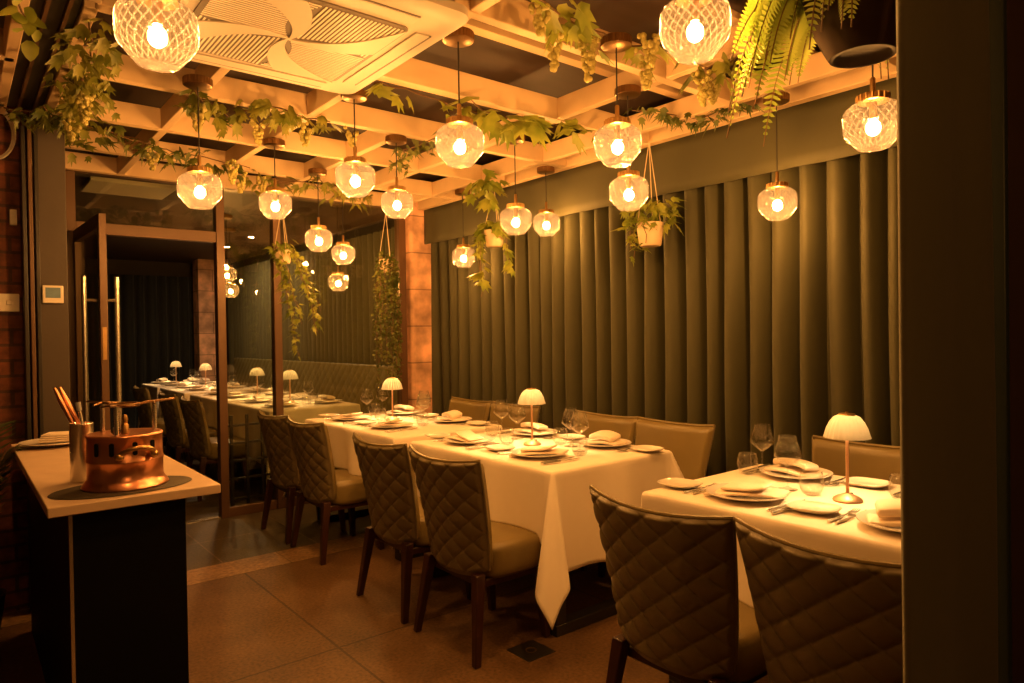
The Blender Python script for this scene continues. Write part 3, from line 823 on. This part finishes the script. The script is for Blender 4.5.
loft(MB(), [(rrect(gh+.012, .03), .004), (rrect(gh+.012, .03), -.005), (rrect(gh, .02), -.007)]).build('grille_back', M['acd'], ac, angle=30)
# slats in four swirled quadrants
for k in range(4):
    a = k*PI/2
    m = MB()
    rot = Matrix.Rotation(a, 3, 'Z')
    for i in range(20):
        y = .012 + i*.0148
        # a swirl arc bites the inner end of each slat
        x0 = .05*math.sin(min(1, y/.29)*PI) + .004
        p = rot @ Vector(((x0 + gh-.006)/2, y, -.009))
        m.box(p, (gh-.006-x0, .0068, .002), a)
    m.build('grille_slats', M['acs'], ac, smooth=False)
    # broad curved blade of the swirl: from the middle to one side, ending in the corner
    vs = []; fs = []
    n = 16
    bez = lambda p, q, r, f: ((1-f)**2*p[0]+2*f*(1-f)*q[0]+f*f*r[0], (1-f)**2*p[1]+2*f*(1-f)*q[1]+f*f*r[1])
    for i in range(n+1):
        f = i/n
        A1 = bez((0, 0), (.02*gh, .62*gh), (gh, gh), f); B1 = bez((-.02*gh, 0), (-.22*gh, .45*gh), (.18*gh, gh), f)
        for (px, py) in (B1, A1):
            vs.append(rot @ Vector((px, py, -.013)))
    vs2 = [v + Vector((0, 0, .005)) for v in vs]
    N_ = len(vs)
    for i in range(n):
        fs.append((2*i, 2*i+1, 2*i+3, 2*i+2)); fs.append((N_+2*i+2, N_+2*i+3, N_+2*i+1, N_+2*i))
        fs.append((2*i, 2*i+2, N_+2*i+2, N_+2*i)); fs.append((2*i+1, N_+2*i+1, N_+2*i+3, 2*i+3))
    MB().add(vs+vs2, fs).build('grille_blade', M['acw'], ac, angle=30)

# ------------------------------------------------------------------ side counter and what stands on it
CZ = .884
ct = thing('service_counter', 'narrow black service counter with a pale stone top, at the aisle edge', 'counter', (.44, 3.17, 0))
MB().b2(-.24, .235, -.805, .81, CZ-.030, CZ).build('counter_top', M['slab'], ct, bevel=.003)
MB().b2(-.178, .137, -.76, .78, .0, CZ-.030).build('cabinet', M['cabinet'], ct, bevel=.002)
MB().b2(-.185, -.176, -.768, -.757, .0, CZ-.03).build('corner_trim', M['steel'], ct, smooth=False)
PXc, PYc = .432, 2.585
def oval(a, b):
    an = a*2*PI
    prof = [(0, .0005), (.98, .0005), (1, .002), (.98, .0045), (0, .0045)]
    i = min(3, int(b*4+1e-6)); f = b*4-i
    r = prof[i][0]*(1-f)+prof[i+1][0]*f; z = prof[i][1]*(1-f)+prof[i+1][1]*f
    return (.205*r*math.cos(an), .135*r*math.sin(an), z)
o = MB().grid(oval, 64, 9, closeu=True).build('counter_mat', M['matm']); o.location = (.42, 2.53, CZ)
tag(o, 'dark oval mat under the copper burner stand', 'mat')
bn = thing('copper_burner_stand', 'polished copper table burner with trivet arms on the service counter', 'burner', (PXc, PYc-.03, CZ+.005))
MB().lathe([(.124, 0), (.1265, .003), (.125, .008), (.116, .020), (.1105, .030), (.110, .080), (.1125, .084), (.1125, .088), (.110, .092), (.109, .158), (.1115, .163), (.1115, .168), (.108, .171), (.095, .170), (.045, .166), (.0, .165)], 56).build('body', M['copper'], bn, angle=50)
view = math.atan2(-(PYc), -PXc)      # towards the aisle end where the guests stand
for d in (-46, -20, 14, 44, 90, 130, 180, 220):
    a = view + math.radians(d); c, s = math.cos(a), math.sin(a)
    pts = []
    m = MB(); h, ww = .026, .007
    ring = [(ww*math.cos(q), (h-ww)*(1 if math.sin(q) > 0 else -1) + ww*math.sin(q)) for q in [2*PI*(i+.5)/16 for i in range(16)]]
    vs = []
    for r in (.1075, .1122):
        for (tx, tz) in ring: vs.append((c*r - s*tx, s*r + c*tx, .129 + tz*.8))
    m.add(vs, [tuple(range(15, -1, -1)), tuple(range(16, 32))] + [(i, (i+1) % 16, 16+(i+1) % 16, 16+i) for i in range(16)])
    m.build('vent_slot', M['cabinet'], bn)
for d in (16, 196):
    a = view + math.radians(d); c, s = math.cos(a), math.sin(a)
    pts = []
    for i in range(13):
        f = i/12; w_ = (f*2-1)*.052; dp = .034*math.sin(f*PI)**.6; dz = -.026*(1 - math.sin(f*PI)**.5)
        pts.append((c*(.110+dp) - s*w_, s*(.110+dp) + c*w_, .135 + dz))
    m = MB().tube(pts, .0075, 10)
    for w_ in (-.05, .05): m.ball((c*.113 - s*w_, s*.113 + c*w_, .107), .014, 10, 8)
    m.build('handle', M['brass'], bn)
for k in range(3):
    a = view + math.radians(-15 + 120*k); c, s = math.cos(a), math.sin(a)
    MB().tube([(c*.090, s*.090, .165), (c*.090, s*.090, .262)], .007, 10).build('trivet_post', M['steel'], bn)
    m = MB()
    m.tube([(c*.02, s*.02, .258), (c*.075, s*.075, .266), (c*.155, s*.155, .270)], [.004, .0045, .003], 8)
    m.tube([(c*.075 - s*.05, s*.075 + c*.05, .262), (c*.09, s*.09, .268), (c*.075 + s*.05, s*.075 - c*.05, .262)], .0032, 8)
    m.build('trivet_arm', M['bronze'], bn)
MB().lathe([(.035, .255), (.045, .255), (.047, .261), (.045, .267), (.035, .267)], 32, close=True).build('trivet_ring', M['bronze'], bn)
m = MB().lathe([(0, .165), (.012, .167), (.012, .195), (.008, .20), (.010, .215), (.006, .228), (0, .23)], 16); m.build('burner_valve', M['brass'], bn)
o = MB().tube([(-.03, -.012, .180), (-.03, -.036, .180)], .013, 14).build('valve_knob', M['cord'], bn)

cup = thing('utensil_cup', 'brushed steel cylinder cup holding tongs beside the copper burner', 'utensil cup', (.333, 2.745, CZ))
MB().lathe([(0, .001), (.034, .001), (.0355, .003), (.0355, .194), (.037, .196), (.036, .199), (.0345, .196), (.0345, .006), (0, .005)], 36).build('cup_body', M['steel'], cup, angle=50)
t = thing('copper_tongs', 'copper tongs leaning out of the steel cup', 'tongs', (.333, 2.745, CZ+.007))
for k, (dx, dy) in enumerate(((-.012, 0), (.006, .012))):
    MB().tube([(.018+dx, .0, .0), (-.012+dx, dy, .19), (-.045+dx, dy*1.5, .27), (-.062+dx, dy*2, .315)], [.004, .006, .008, .004], 8).build('tong_arm', M['copper'], t)
t = thing('basting_brush', 'slim steel-handled brush standing in the steel cup', 'brush', (.333, 2.745, CZ+.007))
MB().tube([(.016, -.016, 0), (.006, -.004, .17), (-.004, .004, .235)], .0055, 10).build('handle', M['steel'], t)
MB().tube([(-.004, .004, .233), (-.008, .007, .262)], [.008, .009], 10).build('brush_head', pbr('grey_silicone', (.35, .36, .38), .5), t)
o = copy_tree(plate0); o.location = (.355, 3.77, CZ+.001); o['label'] = 'white plate at the far end of the service counter'
mb = MB()
for k in range(4):
    mb.b2(-.085+.004*k, .085-.002*k, -.06, .06-.002*k, .022+.009*k, .0305+.009*k)
o = mb.build('napkin_stack', M['napkin'], bevel=.004); o.location = (.385, 3.76, CZ+.001); o.rotation_euler = (0, 0, -.35)
tag(o, 'thick folded white cloth lying on the counter plate', 'cloth')

# ------------------------------------------------------------------ small things on the walls and floor
t = thing('thermostat', 'white thermostat with a blue screen on the grey post', 'thermostat', (.398, 4.20, 1.60))
MB().b2(-.045, .045, -.018, 0, -.045, .045).build('case', M['white'], t, bevel=.004)
MB().b2(-.032, .032, -.0195, -.017, -.018, .034).build('screen', M['blue'], t, smooth=False)
t = thing('switch_plate', 'white double socket plate on the brick wall', 'switch', (.20, 4.30, 1.56))
MB().b2(-.075, .065, -.012, 0, -.045, .045).build('plate', M['white'], t, bevel=.004)
for x in (-.03, .025): MB().b2(x-.014, x+.014, -.018, -.011, -.012, .012).build('rocker', M['white'], t, bevel=.003)
tag(MB().b2(.232, .262, 4.278, 4.30, 1.95, 2.03).build('door_sensor', M['white'], bevel=.003), 'small white sensor block high on the brick wall', 'sensor')
m = MB()
for k in range(3):
    pts = [(.165 + (.085+.006*k)*math.cos(2*PI*i/36), 4.27 - .008*k, 2.40 + (.125+.006*k)*math.sin(2*PI*i/36)) for i in range(37)]
    m.tube(pts, .0038, 6, caps=False)
tag(m.build('cable_coil', M['white']), 'coil of white cable hanging high on the brick wall', 'cable')
t = thing('floor_drain', 'square dark metal floor drain cover in the aisle', 'drain', (1.905, 2.255, .0))
MB().b2(-.075, .075, -.075, .075, .0, .003).build('cover', M['dark'], t, bevel=.001)
MB().lathe([(.018, .003), (.024, .003), (.026, .005), (.022, .006), (.018, .004)], 24, close=True).build('ring', M['bronze'], t)
t = thing('lattice_screen', 'low black metal lattice screen standing behind the pane beside the door', 'screen', (1.80, 5.585, 0))
m = MB()
for x in (-.12, .0, .12): m.b2(x-.011, x+.011, -.012, .012, .02, .76)
m.build('upright', M['dark'], t, bevel=.002)
m = MB()
for z in (.10, .26, .40, .54, .68): m.b2(-.19, .19, -.006, .006, z-.009, z+.009)
m.build('crossbar', M['dark'], t, bevel=.002)
MB().b2(-.19, .19, -.05, .05, 0, .02).build('foot', M['dark'], t, bevel=.003)

# ------------------------------------------------------------------ room beyond the glass
tag(curtain_mesh(5.66, 11.5, 3.50, .01, 2.45, .13, .075, 8).build('pleated_curtain', M['curtain_dark'], angle=65), 'dark green pleated curtain behind the bench in the room beyond the glass', 'curtain')
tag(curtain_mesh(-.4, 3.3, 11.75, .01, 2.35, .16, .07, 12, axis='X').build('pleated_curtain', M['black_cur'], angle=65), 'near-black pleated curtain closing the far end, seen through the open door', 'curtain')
bq = thing('banquette', 'long quilted olive banquette against the curtain beyond the glass', 'bench', (3.2, 8.3, 0))
def bback(a, b):
    y = -2.55 + 5.1*a; z = .45 + .62*b; s = .14
    p = ((y+z)/s) % 1; q = ((z-y)/s) % 1; p = min(p, 1-p); q = min(q, 1-q)
    return (.10 + .07*b*.6 + .012*(math.exp(-(p/.09)**2)+math.exp(-(q/.09)**2)), y, z)
MB().grid(bback, 320, 40).build('quilted_back', pbr('banquette_leather', (.26, .22, .10), .38, var=.1), bq, solid=.03, angle=180)
MB().b2(-.2, .12, -2.55, 2.55, .30, .47).build('seat', M['leather'], bq, bevel=.03, seg=3)
MB().b2(-.16, .20, -2.5, 2.5, .0, .30).build('plinth', M['dark'], bq)
struct(MB().b2(2.95, 3.2, 11.3, 11.6, 0, 2.6).build('pillar', M['column'], smooth=False))
for x, y, lab in ((2.89, 9.64, 'recessed ceiling downlight deeper in the room beyond the glass'), (2.85, 8.54, 'recessed ceiling downlight nearer in the room beyond the glass')):
    t = thing('downlight', lab, 'downlight', (x, y, 2.60), 0, 'recessed downlights')
    MB().lathe([(.03, -.001), (.045, -.001), (.045, -.006), (.03, -.004)], 24, close=True).build('bezel', M['steel'], t)
    MB().lathe([(0, -.002), (.03, -.002)], 24).build('lens', M['down'], t)

tag(MB().b2(.82, 1.42, 6.0, 6.5, 2.565, 2.598).build('ceiling_sheet', M['white'], bevel=.006), 'pale square hatch in the ceiling beyond the door', 'sheet')  # pale sheet added to stand for the pale shapes seen through the transom

# ------------------------------------------------------------------ greenery
def leaf_shape(kind):
    if kind == 'vine':      # lobed grape leaf
        lob = [(0, .12), (25, .62), (42, .55), (58, .95), (78, .66), (90, 1.05)]
    elif kind == 'ivy':
        lob = [(0, .10), (22, .50), (45, .40), (62, .72), (76, .50), (90, 1.1)]
    elif kind == 'round':
        lob = [(0, .2), (20, .6), (45, .72), (70, .8), (90, .9)]
    pts = []
    for a, r in lob: pts.append((r*math.cos(math.radians(a)), r*math.sin(math.radians(a))))
    left = [(-x, y) for x, y in reversed(pts[:-1])]
    return pts + left
SH = {k: leaf_shape(k) for k in ('vine', 'ivy', 'round')}
def add_leaf(mb, p, size, kind, rnd, droop=.9, face=None):
    """one leaf: hangs from p, tip mostly downwards, slightly cupped"""
    pts = SH[kind]
    az = rnd.uniform(0, 2*PI); el = rnd.uniform(-.2, .9)*droop + .35
    d = Vector((math.cos(az)*math.cos(el), math.sin(az)*math.cos(el), -math.sin(el)))     # tip direction
    side = d.cross(Vector((0, 0, 1))).normalized()
    side = Matrix.Rotation(rnd.uniform(-.7, .7), 3, d) @ side
    nrm = side.cross(d)
    c = Vector(p); vs = [c + d*size*.35 + nrm*size*.06]
    for x, y in pts:
        vs.append(c + side*(x*size*.62) + d*(y*size) - nrm*(size*.22*(x*x + .25*y*y)))
    n = len(pts)
    mb.add(vs, [(0, 1+i, 1+(i+1) % n) for i in range(n)])
def bunch(p, L_, rnd, parent, base):
    mb = MB(); q = Vector(p) - Vector(base)
    for i in range(int(46*L_/.13)):
        f = rnd.random()**.8; r = (.030*(1-f)+.006)*(.8+.4*rnd.random()); a = rnd.uniform(0, 2*PI)
        mb.ball((q.x + r*math.cos(a), q.y + r*math.sin(a), q.z - f*L_), .0105*rnd.uniform(.85, 1.1), 7, 5)
    mb.build('grape_bunch', M['grape'], parent)
def garland(label, path, kind, size, per_m, mats, seed, bunches=(), name='leaf_garland', spread=.05, drop=.0):
    rnd = random.Random(seed); base = path[0]
    t = thing(name, label, 'garland', base)
    P = [Vector(p) - Vector(base) for p in path]
    # smooth path by subdividing with a little wander
    pts = []
    for a, b in zip(P[:-1], P[1:]):
        n = max(2, int((b-a).length/.06))
        for i in range(n):
            pts.append(a.lerp(b, i/n) + Vector((rnd.uniform(-.012, .012), rnd.uniform(-.012, .012), rnd.uniform(-.015, .01))))
    pts.append(P[-1])
    MB().tube(pts, .0035, 5).build('vine_stem', M['stem'], t)
    mb = MB()
    tot = sum((b-a).length for a, b in zip(pts[:-1], pts[1:]))
    for i in range(int(tot*per_m*1.5)):
        k = rnd.randrange(len(pts)-1); q = pts[k].lerp(pts[k+1], rnd.random())
        q = q + Vector((rnd.gauss(0, spread), rnd.gauss(0, spread), rnd.gauss(-.01, spread*.6) - rnd.random()*drop))
        add_leaf(mb, q, size*rnd.uniform(.7, 1.2), kind, rnd)
    mb.build('foliage', M[mats], t, angle=180)
    for (bp, L_) in bunches: bunch(bp, L_, rnd, t, base)
    return t
zt = 2.49
def cast(px, py, z=None, x=None, y=None):
    """the place in the room behind photo position (px, py) on the plane z, x or y"""
    d = r2*((px-512)/FPX) - u2*((py-341.5)/FPX) + fw
    o = Vector((0, 0, CAM_H))
    if z is not None: k = (z-CAM_H)/d.z
    elif x is not None: k = x/d.x
    else: k = y/d.y
    return tuple(o + d*k)
def cz(lst, z=zt): return [cast(a, b, z=z) for a, b in lst]
garland('dense leafy garland with grapes beside the black ceiling track', cz([(92, 20), (88, 60), (80, 95), (68, 125), (62, 140)], 2.49), 'vine', .068, 110, 'ivy', 1,
        [(cast(84, 92, z=2.42), .13), (cast(72, 120, z=2.42), .10)], spread=.055)
garland('leafy garland with grapes crossing the beams above the open door', cz([(58, 118), (95, 128), (140, 140), (175, 152), (215, 160), (250, 168)], 2.46), 'ivy', .10, 36, 'ivy_dark', 2,
        [(cast(152, 150, z=2.44), .11), (cast(232, 160, z=2.44), .14), (cast(240, 172, z=2.43), .13)], spread=.045)
garland('leafy garland with grapes running along the beam below the air conditioner', cz([(190, 82), (205, 100), (232, 118), (262, 102), (280, 108), (305, 118), (330, 122)], 2.49), 'vine', .085, 46, 'ivy', 3,
        [(cast(197, 100, z=2.46), .14), (cast(258, 118, z=2.46), .13), (cast(305, 124, z=2.46), .11), (cast(352, 128, z=2.46), .10)], spread=.04)
garland('leafy garland high over the glass pane beside the door', cz([(255, 175), (285, 182), (318, 180), (345, 190), (372, 198)], 2.47), 'ivy', .10, 40, 'ivy', 4,
        [(cast(262, 178, z=2.45), .12)], spread=.05)
garland('small ivy strand climbing a joist over the glass-end table', cz([(398, 165), (405, 150), (418, 143), (434, 136), (448, 132)], 2.49), 'ivy', .06, 60, 'ivy_dark', 5, spread=.03)
garland('strand of big bright vine leaves trailing from the air conditioner corner', cz([(372, 82), (392, 86), (415, 93), (440, 102), (465, 108), (492, 116)], 2.52), 'vine', .13, 16, 'vine', 6, spread=.02)
garland('strand of broad green vine leaves over the middle table', cz([(470, 100), (492, 112), (515, 118), (545, 122), (575, 126), (592, 132)], 2.46), 'vine', .16, 20, 'vine', 7, spread=.03)
garland('cluster of pale vine leaves hanging above the cream pot', [(3.02, 4.05, 2.49), (2.98, 3.95, 2.44), (2.95, 3.88, 2.36)], 'vine', .13, 70, 'vine', 8, spread=.05)
garland('grape garland hanging across the pergola above the front table', cz([(528, -8), (548, 8), (570, 22), (592, 28), (612, 40), (640, 45), (655, 40)], 2.49), 'vine', .10, 26, 'vine', 9,
        [(cast(553, 25, z=2.47), .16), (cast(540, 5, z=2.47), .10), (cast(588, 38, z=2.47), .16), (cast(646, 42, z=2.47), .18), (cast(650, 30, z=2.47), .13)], spread=.035)
garland('vine with grape bunch behind the large pendant near the fern', cz([(690, 60), (705, 68), (722, 66), (738, 55)], 2.48), 'vine', .09, 40, 'ivy', 10,
        [(cast(703, 72, z=2.46), .14), (cast(713, 76, z=2.46), .12)], spread=.04)
garland('thin ivy strand lying on the timber plate above the curtain valance', cz([(632, 112), (655, 110), (680, 117), (705, 115), (730, 104), (752, 98)], 2.52), 'ivy', .075, 60, 'ivy_dark', 11, spread=.03)
garland('leafy vine at the timber left of the black ceiling track', cz([(18, -6), (24, 12), (30, 26), (36, 40)], 2.46), 'round', .07, 22, 'vine', 12, spread=.02)
garland('dark leafy vine over the top of the grey post', cz([(5, 108), (25, 112), (45, 108), (55, 122)], 2.46), 'ivy', .085, 45, 'ivy_dark', 13, spread=.035)

def hanging_planter(label, loc, pot_r, pot_h, pot_mat, hook_z, kind, size, nl, leafm, trail, seed, spread=.12, bush=.08, name='hanging_planter', side=(0, 0)):
    rnd = random.Random(seed)
    t = thing(name, label, 'hanging plant', loc)
    MB().lathe([(0, 0), (pot_r*.72, 0), (pot_r*.80, .006), (pot_r*.98, pot_h*.75), (pot_r, pot_h), (pot_r*.93, pot_h), (pot_r*.88, pot_h*.85), (0, pot_h*.85)], 32).build('pot', M[pot_mat], t, angle=50)
    for k in range(3):
        a = 2*PI*k/3 + .5
        MB().tube([(pot_r*.98*math.cos(a), pot_r*.98*math.sin(a), pot_h*.95), (0, 0, hook_z-loc[2])], .0028, 5).build('cord', M['rope'], t)
    mb = MB(); st = MB()
    for i in range(nl):
        a = rnd.uniform(0, 2*PI); r = rnd.random()**.5*spread
        p = (r*math.cos(a), r*math.sin(a), pot_h + rnd.uniform(-.02, bush))
        add_leaf(mb, p, size*rnd.uniform(.7, 1.25), kind, rnd)
    for (ln, n, per) in trail:
        for i in range(n):
            a = rnd.uniform(0, 2*PI); L_ = ln*rnd.uniform(.55, 1.05); x = pot_r*math.cos(a); y = pot_r*math.sin(a)
            pts = []
            m = max(5, int(L_/.05))
            for j in range(m+1):
                f = j/m
                pts.append((x*(1+.5*math.sin(f*2)) + side[0]*f + rnd.uniform(-.012, .012), y*(1+.5*math.sin(f*2)) + side[1]*f + rnd.uniform(-.012, .012), pot_h + .02 + .03*math.sin(f*PI*1.2) - f*L_))
            st.tube(pts, .0022, 4)
            for q in range(int(L_*per)):
                f = rnd.random()*m; j = min(m-1, int(f)); p = Vector(pts[j]).lerp(Vector(pts[j+1]), f-j)
                add_leaf(mb, p + Vector((rnd.gauss(0, .012), rnd.gauss(0, .012), 0)), size*rnd.uniform(.6, 1.1), kind, rnd)
    if st.v: st.build('trailing_stems', M['stem'], t)
    mb.build('foliage', M[leafm], t, angle=180)
    return t
hanging_planter('hanging cream pot with long light vine in front of the glass wall mullion', (1.94, 5.12, 1.92), .065, .10, 'pot', 2.36, 'ivy', .075, 34, 'vine', [(.80, 9, 46)], 31, spread=.09, side=(.16, -.05))
hanging_planter('hanging pot with small dark trailing leaves beside the stone column', (2.86, 5.20, 1.90), .065, .11, 'pot', 2.40, 'round', .035, 40, 'ivy_dark', [(1.05, 20, 90)], 32, spread=.08)
hanging_planter('white pot with bushy plant hanging against the long curtain', (3.16, 2.61, 1.86), .078, .135, 'pot', 2.47, 'ivy', .075, 120, 'vine', [(.20, 4, 50)], 33, spread=.17, bush=.12)
hanging_planter('cream pot with trailing vine hanging near the far end of the curtain', (3.08, 3.99, 2.00), .075, .12, 'pot', 2.45, 'vine', .11, 30, 'vine', [(.50, 4, 26)], 34, spread=.10)

# the big fern in a dark pot
fp = thing('hanging_fern', 'big bright fern spilling from a dark pot hung above the front table', 'hanging plant', (1.75, .775, 2.03))
MB().lathe([(0, .004), (.062, .004), (.066, 0), (.075, .0), (.080, .008), (.115, .08), (.135, .16), (.138, .20), (.130, .20), (.126, .17), (0, .17)], 40).build('pot', M['potdark'], fp, angle=50)
for k in range(3):
    a = 2*PI*k/3+.2
    MB().tube([(.134*math.cos(a), .134*math.sin(a), .195), (0, 0, .46)], .003, 5).build('cord', M['cord'], fp)
rnd = random.Random(5)
fol = MB(); ra = MB()
def frond(az, L_, rise, sagk, w=.046):
    n = 42; pts = []; tw = rnd.choice((-1, 1, 1))*rnd.uniform(.5, 1.25)
    for i in range(n+1):
        f = i/n; r = .06 + L_*(.75*f if f < 1 else .75)*(1 - .25*f)
        pts.append(Vector((math.cos(az)*r, math.sin(az)*r, .19 + rise*math.sin(f*PI*.55) - sagk*L_*f**2.0)))
    ra.tube(pts, .0018, 4)
    for i in range(2, n):
        f = i/n; p = pts[i]; t_ = (pts[min(n, i+1)]-pts[i-1]).normalized()
        sd = t_.cross(Vector((0, 0, 1)))
        if sd.length < .05: sd = Vector((-math.sin(az), math.cos(az), 0))
        sd.normalize(); sd = Matrix.Rotation(tw, 3, t_) @ sd; nm = sd.cross(t_)
        ww = w*math.sin(PI*min(1, .12+f*.9))**.7
        for s in (-1, 1):
            d = (sd*s*.93 + t_*.35).normalized()
            b = t_*.0042
            tip = p + d*ww - nm*ww*.18
            m_ = p + d*ww*.55
            fol.add([p-b, p+b, m_+b*1.05, tip, m_-b*1.05], [(0, 1, 2, 3, 4)])
to_cam = math.atan2(.63, -.78)
for i in range(40):
    frond(to_cam + rnd.gauss(0, .7), rnd.uniform(.26, .47), rnd.uniform(.02, .14), rnd.uniform(.3, .9))
for i in range(26):
    frond(rnd.uniform(0, 2*PI), rnd.uniform(.22, .38), rnd.uniform(.06, .16), rnd.uniform(.5, 1.0))
ra.build('frond_stems', M['stem'], fp)
fol.build('fronds', M['fern'], fp, angle=180)

# potted palm low beside the brick wall
pp = thing('potted_palm', 'dark potted palm on the floor between the brick wall and the counter', 'potted plant', (.02, 3.72, 0))
MB().lathe([(0, 0), (.10, 0), (.14, .28), (.13, .28), (.12, .25), (0, .25)], 28).build('pot', M['dark'], pp, angle=50)
fol = MB(); ra = MB(); rnd = random.Random(9)
for i in range(15):
    az = rnd.uniform(0, 2*PI); L_ = rnd.uniform(.42, .62); n = 20; pts = []
    for k in range(n+1):
        f = k/n; r = L_*.38*f; pts.append(Vector((math.cos(az)*r, math.sin(az)*r, .25 + L_*1.25*math.sin(f*1.75))))
    ra.tube(pts, .004, 5)
    for k in range(5, n+1):
        p = pts[k]; t_ = (pts[min(n, k+1)]-pts[k-1]).normalized(); sd = t_.cross(Vector((0, 0, 1))).normalized()
        for s in (-1, 1):
            d = (sd*s + t_*.9 + Vector((0, 0, -.25))).normalized(); ln = .15*math.sin(PI*min(1, .2+.75*k/n)); b = t_*.006
            fol.add([p-b, p+b, p+d*ln*.6+b, p+d*ln, p+d*ln*.6-b], [(0, 1, 2, 3, 4)])
ra.build('frond_stems', M['stem'], pp); fol.build('fronds', M['palm'], pp, angle=180)

# ------------------------------------------------------------------ world, view, sampling
wd = bpy.data.worlds.new('night'); scn.world = wd; wd.use_nodes = True
wd.node_tree.nodes['Background'].inputs[0].default_value = (.02, .012, .008, 1)
wd.node_tree.nodes['Background'].inputs[1].default_value = .3
scn.view_settings.view_transform = 'Standard'; scn.view_settings.look = 'None'
scn.view_settings.gamma = 1.0; scn.view_settings.use_curve_mapping = False
scn.view_settings.exposure = 0.0
c = scn.cycles
c.use_denoising = True; c.max_bounces = 10; c.diffuse_bounces = 4; c.glossy_bounces = 4; c.transmission_bounces = 6
c.transparent_max_bounces = 24; c.sample_clamp_indirect = 4.0; c.caustics_reflective = False; c.caustics_refractive = False
